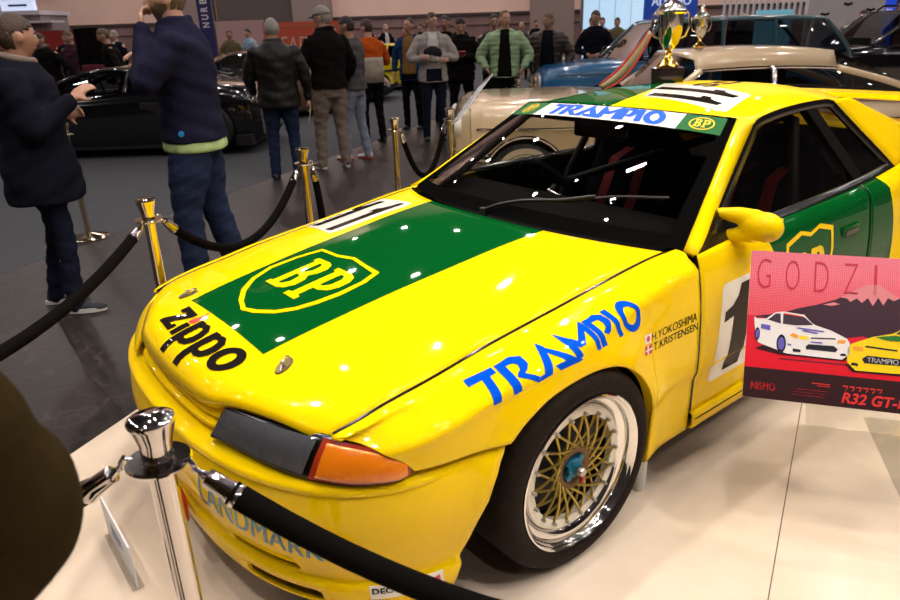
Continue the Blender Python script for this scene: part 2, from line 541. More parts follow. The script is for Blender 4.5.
# ducts and centre opening cut out of the bumper
def stadium(bm, x0, x1, z0, z1, y0, y1, seg=8):
    r = (z1-z0)/2; zc_ = (z0+z1)/2; loop = []
    for i in range(seg+1): a = -PI/2+PI*i/seg; loop.append((x1-r+r*math.cos(a), zc_+r*math.sin(a)))
    for i in range(seg+1): a = PI/2+PI*i/seg; loop.append((x0+r+r*math.cos(a), zc_+r*math.sin(a)))
    A = [bm.verts.new((p[0], y0, p[1])) for p in loop]; B = [bm.verts.new((p[0], y1, p[1])) for p in loop]
    n = len(loop)
    for i in range(n): bm.faces.new((A[i], A[(i+1) % n], B[(i+1) % n], B[i]))
    bm.faces.new(A[::-1]); bm.faces.new(B)
SLOTS = [(.36,.60,.243,.268),(.42,.66,.160,.200)]
cut = bmesh.new()
for x0, x1, z0, z1 in SLOTS:
    for s in (1,-1):
        a, b = sorted((x0*s, x1*s)); stadium(cut, a, b, z0, z1, -1.2, -.3)
bmesh.ops.recalc_face_normals(cut, faces=cut.faces)
cutter = mkb('slot_cutter', cut, M_DARK)
md = bumper.modifiers.new('slots', 'BOOLEAN'); md.operation = 'DIFFERENCE'; md.object = cutter; md.solver = 'EXACT'
dg = bpy.context.evaluated_depsgraph_get(); dg.update()
nm = bpy.data.meshes.new_from_object(bumper.evaluated_get(dg))
bumper.modifiers.clear(); bumper.data = nm; bpy.data.objects.remove(cutter)
# dark inner ducts behind the slots
bm = bmesh.new()
for s in (1,-1):
    a, b = sorted((.30*s, .70*s)); bbox(bm, a, b, -.62, -.55, .145, .285)
mkb('duct_lining', bm, M_DARK, bumper)
# moulded ledge running round under the lamps
rows = []
for z, d in [(.548,-.02),(.541,-.004),(.534,.004),(.524,.006),(.517,.002)]:
    rows.append([nose(t, d-.018*(abs(2*t/PI-1))**8, z) for t in np.linspace(.06, PI-.06, 81)])
grid('bumper_ledge', rows, M_YEL, bumper, (0,0,.4))

# ---- grille: three stepped yellow bars between the lamps
bm = bmesh.new()
for z, dy, t in [(.632,.030,.012),(.606,.020,.014),(.580,.006,.012)]:
    pr = [[], []]
    for x in np.linspace(-.355, .355, 41):
        y = hood_front(x)+dy; pr[0].append((x, y, z))
    n = len(pr[0]); R_ = []
    for p in pr[0]:
        x, y, z_ = p
        R_.append([bm.verts.new(q) for q in ((x, y, z_+t*.7), (x, y-.010, z_+t*.3), (x, y-.012, z_-t*.4), (x, y+.002, z_-t), (x, y+.06, z_-t*.8), (x, y+.06, z_+t*.9))])
    for a, b in zip(R_, R_[1:]):
        for k in range(6): bm.faces.new((a[k], b[k], b[(k+1) % 6], a[(k+1) % 6]))
    bm.faces.new(R_[0]); bm.faces.new(R_[-1][::-1])
bmesh.ops.recalc_face_normals(bm, faces=bm.faces)
grille = autosmooth(mkb('grille', bm, M_YEL, car), 50)
grid('grille_backing', [[(x, hood_front(x)+.05, .66) for x in np.linspace(-.36,.36,21)], [(x, hood_front(x)+.045, .55) for x in np.linspace(-.36,.36,21)]], M_YEL, grille)

# ---- head lamps
def lamp_top(t):                                      # t 0 inner .. 1 outer tip
    return interp(t, [0,.5,.62,.80,.93,1], [.352,.60,.662,.752,.802,.816]), interp(t, [0,.5,.62,.80,.93,1], [-.842,-.742,-.712,-.646,-.592,-.566]), interp(t, [0,.5,.62,.80,.93,1], [.650,.650,.648,.636,.603,.578])
def lamp_bot(t):
    return interp(t, [0,.5,.62,.80,.93,1], [.345,.600,.672,.775,.815,.820]), interp(t, [0,.5,.62,.80,.93,1], [-.892,-.812,-.772,-.680,-.604,-.570]), interp(t, [0,.5,.62,.80,.93,1], [.578,.565,.558,.553,.553,.562])
def lamp_pt(t, v, d=0.0, m=0.0):
    a, b = np.array(lamp_top(t)), np.array(lamp_bot(t))
    p = a+(b-a)*v
    n = np.array([.45+.5*t, -.75, .45]); n /= np.linalg.norm(n)
    return tuple(p+n*(.010*math.sin(PI*v)*(1-abs(2*t-1)**6)+d))
def patch(t0, t1, v0, v1, nt_=24, nv=10, d=0.0):
    return [[lamp_pt(t0+(t1-t0)*i/nt_, v0+(v1-v0)*j/nv, d) for i in range(nt_+1)] for j in range(nv+1)]
M_LENS = glass_mat('lamp_glass', (.85,.87,.88), 1.3)
M_BOWL = mat('lamp_bowl', (.035,.034,.034), .25, metal=.6, bump=.5, scale=25)
def amber():
    m = mat('amber_lens', (.95,.24,.004), .16, coat=1.0)
    nt = m.node_tree; b = nt.nodes['Principled BSDF']
    tc = nt.nodes.new('ShaderNodeTexCoord'); w = nt.nodes.new('ShaderNodeTexWave'); w.inputs['Scale'].default_value = 70; w.inputs['Distortion'].default_value = .3
    bp = nt.nodes.new('ShaderNodeBump'); bp.inputs['Strength'].default_value = .25; bp.inputs['Distance'].default_value = .004
    nt.links.new(tc.outputs['Object'], w.inputs['Vector']); nt.links.new(w.outputs['Fac'], bp.inputs['Height']); nt.links.new(bp.outputs['Normal'], b.inputs['Normal'])
    b.inputs['Transmission Weight'].default_value = .25
    return m
M_AMB = amber(); M_AMBRIM = mat('amber_rim', (.30,.025,.004), .2, coat=1)
def ribbed():
    m = mat('ribbed_reflector', (.16,.16,.175), .35, metal=.55)
    nt = m.node_tree; b = nt.nodes['Principled BSDF']
    tc = nt.nodes.new('ShaderNodeTexCoord'); w = nt.nodes.new('ShaderNodeTexWave'); w.inputs['Scale'].default_value = 45; w.inputs['Distortion'].default_value = 2.0; w.inputs['Detail Scale'].default_value = .6
    bp = nt.nodes.new('ShaderNodeBump'); bp.inputs['Strength'].default_value = .6; bp.inputs['Distance'].default_value = .006
    nt.links.new(tc.outputs['Object'], w.inputs['Vector']); nt.links.new(w.outputs['Fac'], bp.inputs['Height']); nt.links.new(bp.outputs['Normal'], b.inputs['Normal'])
    return m
M_RIB = ribbed()
lamp = grid('headlight', patch(-.005, 1.005, -.04, 1.05, d=-.010), M_TRIM, car, IN, .02)
props(lamp, 'black housing of clear and amber lamp')
a1 = grid('reflector', patch(.02, .59, .08, .92, d=-.001), M_RIB, lamp, IN)
a2 = grid('clear_lens', patch(.01, .60, .05, .95, d=.006), M_LENS, lamp, IN)
a3 = grid('turn_lens', patch(.64, .975, .10, .92, d=.006), M_AMB, lamp, IN, .01); props(a3, 'amber turn signal lens')
a4 = grid('turn_rim', patch(.615, .998, .02, .99, d=-.001), M_AMBRIM, lamp, IN)
lr = grid('lamp_blank', patch(.0, 1.0, .0, 1.0, d=-.006), M_YEL, car, IN, .01)
for v in lr.data.vertices: v.co.x = -v.co.x
lr.data.flip_normals(); props(lr, 'yellow blanking panel in place of the lamp')
# ---- windscreen, pillars, roof
def ws_top(x): return np.array([x, 1.12+.076*(x/.56)**2, 1.229-.020*(x/.56)**2])
def ws(u, v, d=0.0):
    b, t = ws_base(.748*u), ws_top(.559*u)
    p = b+(t-b)*v
    bul = .030*math.sin(PI*min(max(v,0),1))**.8*(1-abs(u)**3)
    n = np.array([.35*u, -.42, .85]); n /= np.linalg.norm(n)
    return tuple(p+n*(bul+d))
US = np.linspace(-1, 1, 41); VS = np.linspace(0, 1, 21)
screen = grid('windshield', [[ws(u, v) for u in US] for v in VS], M_GLASS, car, IN)
props(screen, 'windscreen with sponsor sun strip')
# black border printed round the screen
def border():
    R_ = []
    o, i = [], []
    def add(u, v, iu, iv): o.append(ws(u, v, .0015)); i.append(ws(iu, iv, .0015))
    for u in np.linspace(-1, 1, 41): add(u, 0, u*(.93 if u > 0 else .84), .085)
    for v in np.linspace(0, 1, 21)[1:]: add(1, v, .93, .085+.915*v)
    for u in np.linspace(1, -1, 41)[1:]: add(u, 1, u*(.93 if u > 0 else .84), 1.0-.012)
    for v in np.linspace(1, 0, 21)[1:]: add(-1, v, -.84, .085+.915*v)
    return [o, i]
grid('screen_border', border(), M_FRIT, screen, IN)
SF = [(.800,.617,.846),(.772,.713,.888),(.680,.985,1.032),(.610,1.20,1.145),(.575,1.313,1.192),(.556,1.493,1.211),(.544,1.724,1.219),(.538,1.95,1.217),(.543,2.035,1.205)]
SFR = [(.543,2.035,1.205),(.600,2.13,1.11),(.680,2.275,.975),(.727,2.388,.880)]
BELT = [(.800,.617,.846),(.787,.82,.853),(.780,1.2,.856),(.772,1.6,.860),(.757,2.0,.868),(.727,2.388,.880)]
sf = crom(SF[:5], 10); sfs = resample(sf, 21)
wsr = [ws(1, v) for v in np.linspace(0, 1, 17)]+[(.563,1.235,1.203),(.566,1.27,1.200),(.570,1.30,1.196)]
wsr = resample(wsr, 21)
mid = (sfs+wsr)/2+np.array([.006,-.006,.006])*np.sin(np.linspace(0,PI,21))[:,None]
pil = grid('windscreen_pillar', [wsr, mid, sfs], M_YEL, car, IN, .02)
mirror_x(pil)
redge = crom([(.559,1.196,1.208),(.570,1.30,1.1965)]+SF[5:8]+[(.538,2.0,1.214)], 10); redge = resample(redge, 31)
def roof_c(y): return interp(y, [1.12,1.3,1.6,1.9,2.2,2.32], [1.231,1.253,1.275,1.278,1.258,1.240])
rows = []
for k in range(41):
    w = k/40
    if w <= .8:
        e = redge[int(round(w/.8*30))] if False else np.array([np.interp(w/.8*30, range(31), redge[:, i]) for i in range(3)])
    else:
        f = (w-.8)/.2; e = redge[-1]+(np.array([.515,2.30,1.175])-redge[-1])*f
    row = []
    for u in np.linspace(-1, 1, 41):
        yf = e[1]-(e[1]-(1.12+(e[1]-1.196)*1.02))*(1-u*u) if w < .8 else e[1]+ (1-u*u)*.02
        yc = 1.12+(2.32-1.12)*w
        y = e[1]*u*u+yc*(1-u*u)
        z = roof_c(yc)-(roof_c(yc)-e[2])*abs(u)**2.6
        row.append((e[0]*u, y, z))
    rows.append(row)
roof = grid('roof', rows, M_ROOF, car, IN, .015)
roof_rear = rows[-1]
# rear window and C pillars
def rw(u, v):
    t = np.array([np.interp((u+1)*20, range(41), [p[i] for p in roof_rear]) for i in range(3)])
    b = np.array([.60*u, 2.98+.06*(1-u*u), .945+.012*(1-u*u)])
    p = t+(b-t)*v; p = p+np.array([0,.02,.04])*math.sin(PI*v)*(1-.5*u*u)
    return p
RWV = np.linspace(0, 1, 17)
rwin = grid('rear_window', [[rw(u, v) for u in np.linspace(-.97, .97, 31)] for v in RWV], M_TINT, car, IN)
c1 = resample(crom(SFR, 8), 17)
c2 = np.array([rw(1, v) for v in RWV])
c0 = [redge[-1]+(c1[0]-redge[-1])*t for t in (0,1)]
rows = []
for a, b in zip(c1, c2):
    r = []
    for t in np.linspace(0, 1, 9):
        p = a+(b-a)*t; r.append(p+np.array([.030,.0,.022])*math.sin(PI*t)*(1 if True else 0))
    rows.append(r)
cp = grid('rear_pillar', rows, M_YEL, car, IN, .02)
# fill between roof edge and the top of the pillar
mirror_x(cp)

# ---- side glass with black frames
def off(P, d):                                        # move points outward along the glass normal
    n = np.array([1,.03,.6]); n /= np.linalg.norm(n); return [np.array(p)+n*d for p in P]
outer = [np.array(p) for p in crom(SF, 6)]+[np.array(p) for p in crom(SFR, 6)[1:]]+[np.array(p) for p in crom(BELT[::-1], 6)[1:-1]]
cen = np.mean(outer, axis=0)
def inset(P, w):
    out = []
    n = len(P); nn_ = np.array([1,.03,.6]); nn_ /= np.linalg.norm(nn_)
    for i in range(n):
        t = P[(i+1) % n]-P[i-1]; t = t/np.linalg.norm(t)
        d = np.cross(nn_, t); 
        if d @ (cen-P[i]) < 0: d = -d
        out.append(P[i]+d*w)
    return out
def safe_inset(P, w):
    Q = inset(P, w); ok = []
    for i, q in enumerate(Q):
        dm = min(np.linalg.norm(q-p) for p in P)
        ok.append(dm > w*.93)
    n = len(P); res = []
    for i in range(n):
        k = min((j for j in range(n) if ok[j]), key=lambda j: min((i-j) % n, (j-i) % n)); res.append(Q[k])
    return res
inn = safe_inset(outer, .032)
gl = off(safe_inset(outer, .012), -.012)
bm = bmesh.new(); vs = [bm.verts.new(p) for p in gl]; bm.faces.new(vs); bmesh.ops.triangulate(bm, faces=bm.faces)
bm.normal_update()
for f in bm.faces:
    if f.normal.x < 0: f.normal_flip()
sglass = mkb('side_window', bm, M_TINT, car)
o1, i1 = off(outer, .003), off(inn, .002)
i2 = off(inn, -.02)
fr = grid('window_frame', [o1+[o1[0]], i1+[i1[0]], i2+[i2[0]]], M_TRIM, sglass, IN)
# pillar between door glass and quarter glass, and the mirror corner
def sp(y, z): return np.array([.795-.6*(z-.855)-.03*(y-.6), y, z])
bm = bmesh.new()
for (ya, za), (yb, zb), w in [((1.80,1.21),(1.985,.868),.055)]:
    q = [sp(ya-w, za), sp(ya+w*.7, za), sp(yb+w*.8, zb), sp(yb-w, zb)]
    vs = [bm.verts.new(p) for p in off(q, .001)]+[bm.verts.new(p) for p in off(q, -.03)]
    for a in range(4): bm.faces.new((vs[a], vs[(a+1) % 4], vs[4+(a+1) % 4], vs[4+a]))
    bm.faces.new(vs[:4]); bm.faces.new(vs[4:][::-1])
bmesh.ops.recalc_face_normals(bm, faces=bm.faces)
mp = mkb('middle_pillar', bm, M_TRIM, sglass)
bm = bmesh.new()
q = off([sp(.66,.856), sp(.99,.856), sp(.97,.91), sp(.82,.95), sp(.76,.915)], .0005)
bm.faces.new([bm.verts.new(p) for p in q])
bmesh.ops.recalc_face_normals(bm, faces=bm.faces)
mcp = mkb('corner_patch', bm, M_TRIM, sglass)
sg2 = mirror_x(sglass); sg2.data.materials.clear(); sg2.data.materials.append(M_GLASS); mirror_x(fr).parent = sg2; mirror_x(mp).parent = sg2; mirror_x(mcp).parent = sg2

# ---- doors, quarters, sills
def side_rows(ya, yb, n, low_fn, m=30, lean=0.0):
    rows = []
    for y in np.linspace(ya, yb, n):
        if y <= 2.388: zt = float(np.interp(y, [p[1] for p in BELT], [p[2] for p in BELT])); xt = float(np.interp(y, [p[1] for p in BELT], [p[0] for p in BELT]))
        else: zt = interp(y, [2.388,2.7,3.0,3.5], [.880,.915,.945,.955]); xt = interp(y, [2.388,2.7,3.0,3.5], [.727,.665,.62,.60])
        low = low_fn(y)
        pts = [(xt+.002, zt)]
        if y > 2.388: pts.append(((xt+sx(y, zt-.05))/2+.02, zt-.004))
        for dz in (.035,.075,.13,.20): pts.append((sx(y, zt-dz), zt-dz))
        for zz in (.60,.54,.50,.46,.43,.41,.39,.33,.27,.22,.155):
            if zz < zt-.23: pts.append((sx(y, zz), zz))
        c = crom(pts, 7); k = [p for p in c if p[1] > low]
        nx = next((p for p in c if p[1] <= low), None)
        if nx is not None: a = k[-1]; k.append(a+(nx-a)*((a[1]-low)/max(1e-9, a[1]-nx[1])))
        r = resample(k, m)
        rows.append([(p[0], y+lean*max(0, .60-p[1])*(1 if y < 1 else 0), p[1]) for p in r])
    return rows
rows = []
for i, r in enumerate(side_rows(.614, 1.93, 46, lambda y: .268)):
    f = max(0, 1-i/10)
    rows.append([(p[0], p[1]+.05*f*max(0,.55-p[2]), p[2]) for p in r])
door = grid('side_door', rows, M_SIDE, car, IN, .01); door_r = mirror_x(door)
for k, dy in ((0,-.005),(-1,.004)):  # black strips added to put shade into the door's shut lines
    sl = tube_obj('door_gap_strip', [(p[0]-.003, p[1]+dy, p[2]) for p in rows[k]], .0048, M_TRIM, door, 6); mirror_x(sl).parent = door_r
skirt_rows = []
for z, d in [(.266,-.004),(.262,.006),(.254,.012),(.215,.016),(.199,.012),(.193,-.02)]:
    skirt_rows.append([(sx(y, z)+d, y, z) for y in np.linspace(.628, 2.22, 41)])
sk = grid('side_skirt', skirt_rows, M_YEL, car, IN, .008)
bm = bmesh.new(); 
seam = [(sx(y, .236)+.0148, y, .236) for y in np.linspace(.64, 2.2, 41)]
tube(bm, seam, .0022, 5); sm_ = mkb('skirt_seam', bm, M_TRIM, sk)
sk2 = mirror_x(sk); mirror_x(sm_).parent = sk2
def rear_low(y):
    d = y-2.615
    if abs(d) < .352: return .31+math.sqrt(max(0, .352**2-d*d))*.965 if True else 0
    return .16
yy = sorted(list(np.linspace(1.936, 2.255, 14))+[2.2625]+list(2.615+.3519*np.sin(np.linspace(-PI/2, PI/2, 41)))+[2.968]+list(np.linspace(2.975, 3.50, 16)))
rows = []
for y in yy:
    rows += side_rows(y, y, 1, rear_low)
quarter = grid('rear_quarter', rows, M_SIDE, car, IN, .01); quarter_r = mirror_x(quarter)
ap = [(sx(2.615+.352*math.cos(a), .31+.34*math.sin(a))-.001, 2.615+.352*math.cos(a), .31+.34*math.sin(a)) for a in np.linspace(-.2, PI+.2, 41)]
al = arch_lip(ap, 'arch_lip', quarter); mirror_x(al).parent = quarter_r
# flush handle on each door
for s, par in ((1, door), (-1, door_r)):
    h = box('door_handle', (-.005,.010,-.075,.075,-.022,.022), M_GRN, par, .008)
    h.location = (s*(sx(1.72,.72)), 1.72, .72)
    g_ = box('handle_recess', (-.002,.003,-.06,.06,-.014,.008), M_TRIM, h); g_.location = (s*.010, 0, -.004)
# trunk, rear wing, tail
rows = []
for v in np.linspace(0, 1, 13):
    y = 3.0+.53*v; r = []
    for u in np.linspace(-1, 1, 25):
        xe = interp(y, [2.98,3.5], [.617,.597]); ze = interp(y, [3.0,3.5], [.945,.955])
        r.append((xe*u, y+.05*(1-u*u)*(1 if v > .3 else v/.3), ze+.018*(1-u*u)-(.02 if v > .97 else 0)))
    rows.append(r)
grid('trunk_lid', rows, M_YEL, car, IN, .01)
rows = []
for z, d in [(.955,-.02),(.94,.0),(.88,.018),(.74,.03),(.66,.045),(.62,.06),(.45,.07),(.30,.06),(.20,.03)]:
    rows.append([(x*(.79 if z < .9 else .74 if z < .95 else .62), 3.50+d-.10*abs(x)**4, z) for x in np.linspace(-1, 1, 31)])
rb = grid('rear_bumper', rows, M_YEL, car, IN, .01)
for s in (1,-1):
    for x in (.62,.42):
        lathe_obj('tail_light', [(.0,3.545),(.066,3.545),(.070,3.538),(.070,3.49)], mat('tail_red', (.35,.01,.01), .15, coat=1), car, 24, 'Y', (s*x,0,.80))
wing = thing('rear_wing', None, None); wing.parent = car
del_keys = [k for k in ('label','category') if k in wing.keys()]
prof = [(3.40,1.088),(3.42,1.104),(3.48,1.112),(3.56,1.110),(3.62,1.102),(3.66,1.112),(3.66,1.098),(3.58,1.088),(3.48,1.084),(3.42,1.080)]
rows = []
for x in np.linspace(-.76, .76, 25):
    f = 1-.10*(abs(x)/.76)**4
    rows.append([(x, 3.53+(p[0]-3.53)*f, p[1]-.01*(x/.76)**2) for p in prof+[prof[0]]])
grid('wing_blade', rows, M_YEL, wing, (0,3.53,1.097))
for s in (1,-1):
    box('wing_post', (s*.735-.022,s*.735+.022,3.40,3.60,.925,1.09), M_YEL, wing, .012)

# ---- mirrors
def skin(name, pts, edges, radii, m, parent=None, sub=2):
    me = bpy.data.meshes.new(name); me.from_pydata(pts, edges, []); o = bpy.data.objects.new(name, me); COL.objects.link(o)
    md = o.modifiers.new('s', 'SKIN'); md.use_smooth_shade = True
    for v, r in zip(me.skin_vertices[0].data, radii): v.radius = r if isinstance(r, tuple) else (r, r)
    me.skin_vertices[0].data[0].use_root = True
    sd = o.modifiers.new('d', 'SUBSURF'); sd.levels = sub; sd.render_levels = sub
    dg = bpy.context.evaluated_depsgraph_get(); dg.update()
    nm = bpy.data.meshes.new_from_object(o.evaluated_get(dg)); o.modifiers.clear(); o.data = nm
    nm.materials.clear(); nm.materials.append(m)
    for p in nm.polygons: p.use_smooth = True
    o.parent = parent
    return o
def voxel(o, size, smooth=6):
    md = o.modifiers.new('r', 'REMESH'); md.mode = 'VOXEL'; md.voxel_size = size; md.use_smooth_shade = True
    s = o.modifiers.new('m', 'SMOOTH'); s.iterations = smooth; s.factor = .5
    dg = bpy.context.evaluated_depsgraph_get(); dg.update()
    nm = bpy.data.meshes.new_from_object(o.evaluated_get(dg)); o.modifiers.clear(); old = o.data; o.data = nm
    bpy.data.meshes.remove(old)
    for p in nm.polygons: p.use_smooth = True
    return o
bm = bmesh.new()
def ell(bm, c, r, M=None, seg=20):
    g = bmesh.ops.create_uvsphere(bm, u_segments=seg, v_segments=max(8, seg//2), radius=1)
    for v in g['verts']:
        p = Vector((v.co.x*r[0], v.co.y*r[1], v.co.z*r[2]))
        v.co = (M @ p if M else p)+Vector(c)
MIRC = (.925,.86,.925)
# housing: a teardrop pod with two arms that fork towards the door
ell(bm, (.893,.865,.908), (.060,.052,.052)); ell(bm, (.862,.865,.908), (.062,.048,.050))
tube(bm, [(.86,.865,.930),(.80,.850,.936),(.728,.835,.936)], [.034,.030,.018], 12)
tube(bm, [(.86,.865,.882),(.80,.850,.866),(.732,.830,.852)], [.034,.027,.017], 12)
mir = voxel(mkb('side_mirror', bm, M_YEL, car), .006, 8); mir.data.materials.clear(); mir.data.materials.append(M_YEL)
ml = box('mirror_glass', (.835,.925,.912,.9165,.880,.936), M_CHR, mir, .0)

# ---- wheels
M_RING = mat('cream_rim_ring', (.74,.68,.58), .35, coat=.4)
M_HUB = mat('blue_hub_nut', (.01,.15,.24), .35, metal=.4); M_HUBR = mat('red_nut_tip', (.45,.03,.02), .4)
M_DISC = mat('brake_iron', (.03,.028,.026), .5, metal=.6)
def make_wheel():
    w = bpy.data.objects.new('wheel', None); COL.objects.link(w); w.parent = car
    t = [(.243,-.015),(.255,-.004),(.275,.002),(.295,-.002),(.312,-.014),(.320,-.030),(.3235,-.045)]
    for k in range(6): t += [(.3245,-.05-.025*k)]
    t += [(.3235,-.215),(.318,-.235),(.30,-.25),(.275,-.255),(.25,-.25),(.243,-.245)]
    lathe_obj('tyre', t, M_RUB, w, 96, 'X', close=False, ang=30)
    lathe_obj('rim_lip', [(.236,-.018),(.240,-.006),(.247,.000),(.251,-.002),(.251,-.012),(.246,-.004),(.240,-.008),(.233,-.014),(.229,-.024),(.2275,-.034),(.216,-.038),(.209,-.045),(.2030,-.054)], M_CHR, w, 96, 'X', close=False, ang=50)
    lathe_obj('rim_ring', [(.2035,-.050),(.199,-.042),(.176,-.040),(.170,-.043),(.168,-.062)], M_RING, w, 96, 'X', close=False, ang=50)
    lathe_obj('rim_barrel', [(.2030,-.052),(.202,-.25),(.24,-.252)], M_DISC, w, 64, 'X', close=False)
    bm = bmesh.new()
    N = 18
    for k in range(N):
        a = 2*PI*k/N
        for s in (1,-1):
            a0, a1 = a, a+s*2*PI/N*2.0
            p0 = np.array([.176*math.cos(a0), .176*math.sin(a0)]); p1 = np.array([.068*math.cos(a1), .068*math.sin(a1)])
            pts = []
            for q in np.linspace(0, 1, 6):
                p = p0+(p1-p0)*q
                pts.append((-.040+.012*math.sin(PI*q)-(.005 if s > 0 else 0)-.006*q, p[0], p[1]))
            tube(bm, pts, [.0044,.0042,.0038,.0038,.0042,.005], 6)
    bmesh.ops.recalc_face_normals(bm, faces=bm.faces)
    autosmooth(mkb('mesh_spokes', bm, M_GOLD, w), 50)
    bm = bmesh.new(); lathe(bm, [(.0001,-.026),(.0045,-.026),(.0062,-.031),(.0062,-.040)], 8, 'X')
    bmesh.ops.recalc_face_normals(bm, faces=bm.faces)
    b0 = mkb('rim_bolt', bm, M_STEEL, w)
    for k in range(N):
        a = 2*PI*k/N; b1 = b0
        if k: b1 = b0.copy(); COL.objects.link(b1)
        b1.location = (0, .1795*math.cos(a), .1795*math.sin(a))
    lathe_obj('hub_ring', [(.082,-.058),(.078,-.046),(.062,-.040),(.044,-.046),(.034,-.062)], M_BRONZE, w, 40, 'X', close=False)
    bm = bmesh.new()
    pr = [(.034,-.044),(.034,-.030),(.030,-.024),(.020,-.022),(.018,-.014)]
    lathe(bm, pr, 6, 'X', close=True); 
    for k in range(4):
        a = PI/4+k*PI/2; M_ = Matrix.Rotation(a, 4, 'X')
        bbox(bm, -.046,-.026,-.011,.011,.0,.046, .003, M_)
    bmesh.ops.recalc_face_normals(bm, faces=bm.faces)
    for v in bm.verts: v.co.x -= .012
    mkb('hub_nut', bm, M_HUB, w)
    lathe_obj('nut_centre', [(.0001,-.006),(.011,-.006),(.014,-.010),(.016,-.02)], M_STEEL, w, 24, 'X', close=False)
    b = box('nut_tip', (-.020,-.006,-.005,.005,-.034,-.004), M_HUBR, w, .002)
    lathe_obj('brake_disc', [(.08,-.10),(.17,-.10),(.17,-.13),(.08,-.13)], M_DISC, w, 48, 'X')
    box('brake_caliper', (-.15,-.085,.09,.175,-.10,.09), mat('caliper_grey',(.05,.045,.04),.4), w, .02)
    return w
w0 = make_wheel(); w0.location = (.886,0,.3245)
for x, y, r in [(.886,2.615,0),(-.886,0,PI),(-.886,2.615,PI)]:
    c = copy_tree(w0, car); c.location = (x, y, .3245); c.rotation_euler = (0,0,r)

# ---- dark inner structure seen through gaps and openings
bm = bmesh.new()
R_ = []
for y in np.linspace(-.66, .70, 24):
    f = max(.2, plan(0, y))*.96; r = []
    for u in np.linspace(-1, 1, 21):
        x = .80*f*u; yy_ = y
        r.append(bm.verts.new((x, yy_, hood_z(max(-.66,min(.66,x)), max(y, hood_front(min(.66,abs(x)))+.06))-.075-.05*abs(u)**6)))
    R_.append(r)
for a, b in zip(R_, R_[1:]):
    for k in range(20): bm.faces.new((a[k], a[k+1], b[k+1], b[k]))
mkb('dark_hood_shell', bm, M_DARK, car)  # black sheet under the hood, added so the panel gaps look shaded
bm = bmesh.new()
bbox(bm, -.58,.58,-.70,.62,.17,.60); bbox(bm, -.76,.76,.42,2.22,.19,.24); bbox(bm, -.60,.60,2.2,3.5,.20,.80)
for s in (1,-1):
    bbox(bm, s*.60-.02, s*.60+.02, -.55, .44, .20, .60)
    a, b = sorted((s*.60, s*.80)); bbox(bm, a, b, .37,.45,.20,.76); bbox(bm, a, b, -.50,-.47,.2,.56)
    a, b = sorted((s*.755, s*.80)); bbox(bm, a, b, .45,2.25,.20,.80)
mkb('floor_pan', bm, M_DARK, car)
for s in (1,-1):
    for cy in (0, 2.615):
        bm = bmesh.new()
        pr = [(.37*math.cos(a), .33+.335*math.sin(a)) for a in np.linspace(0, PI, 21)]
        A = [bm.verts.new((s*.58, cy+p[0], p[1])) for p in pr]; B = [bm.verts.new((s*(.835 if cy < 1 else .83), cy+p[0], p[1])) for p in pr]
        for i in range(20): bm.faces.new((A[i], A[i+1], B[i+1], B[i]))
        bm.faces.new(A)
        mkb('wheel_well', bm, M_DARK, car)

# ---- cabin
dash = [[(x, .47+.10*(abs(x)/.7)**2, .842-.012*abs(x)) for x in np.linspace(-.68,.68,21)],
        [(x, .80, .862) for x in np.linspace(-.68,.68,21)], [(x, .96, .845) for x in np.linspace(-.69,.69,21)],
        [(x, 1.0, .78) for x in np.linspace(-.69,.69,21)], [(x, .97, .55) for x in np.linspace(-.69,.69,21)]]
grid('dashboard', dash, M_DARK, car, (0,.6,.5))
M_SEAT = mat('black_seat_cloth', (.006,.006,.008), .9, bump=.3, scale=50, spec=.05)
def seat(x):
    s = bpy.data.objects.new('race_seat', None); COL.objects.link(s); s.parent = car; s.location = (x, 1.55, .24)
    rows = []
    for v in np.linspace(0, 1, 21):
        wv = interp(v, [0,.25,.6,.8,.9,1], [.22,.22,.27,.26,.15,.13]); r = []
        for u in np.linspace(-1, 1, 17):
            r.append((wv*u, .18+.26*v-.14*abs(u)**4*(1-.5*v), .12+.70*v))
        rows.append(r)
    grid('seat_back', rows, M_SEAT, s, (0,2,.5), .05)
    box('seat_cushion', (-.23,.23,-.30,.20,.05,.16), M_SEAT, s, .04)
    if x < 0 or True:
        for k in (-1,1):
            bm = bmesh.new(); 
            P = [(k*.085, .36,.67),(k*.09,.23,.63),(k*.10,.14,.42),(k*.06,.06,.22)]
            for a, b in zip(P, P[1:]):
                q = [bm.verts.new((a[0]-.03,a[1]-.02,a[2])), bm.verts.new((a[0]+.03,a[1]-.02,a[2])), bm.verts.new((b[0]+.03,b[1]-.02,b[2])), bm.verts.new((b[0]-.03,b[1]-.02,b[2]))]
                bm.faces.new(q)
            bmesh.ops.remove_doubles(bm, verts=bm.verts, dist=.001)
            mkb('harness_strap', bm, mat('red_webbing', (.30,.012,.015), .7), s)
    return s
seat(-.36); seat(.36)
cage = []
bm = bmesh.new()
r = .021
tube(bm, [(-.66,1.42,.3),(-.64,1.60,.8),(-.53,1.72,1.15),(-.40,1.74,1.185),(.40,1.74,1.185),(.53,1.72,1.15),(.64,1.60,.8),(.66,1.42,.3)], r, 10)
for s in (1,-1):
    tube(bm, [(s*.71,.66,.5),(s*.69,.74,.84),(s*.53,1.16,1.155),(s*.50,1.72,1.18)], r, 10)
    tube(bm, [(s*.46,1.74,1.175),(s*.50,2.45,.70)], r, 10)
    tube(bm, [(s*.66,.95,.38),(s*.65,1.5,.72)], r, 10)
tube(bm, [(-.62,1.58,.75),(.50,1.74,1.17)], r, 10); tube(bm, [(-.52,1.17,1.16),(.52,1.17,1.16)], r, 10)
bmesh.ops.recalc_face_normals(bm, faces=bm.faces)
autosmooth(mkb('roll_cage', bm, mat('cage_grey', (.016,.016,.018), .5, spec=.2), car), 50)
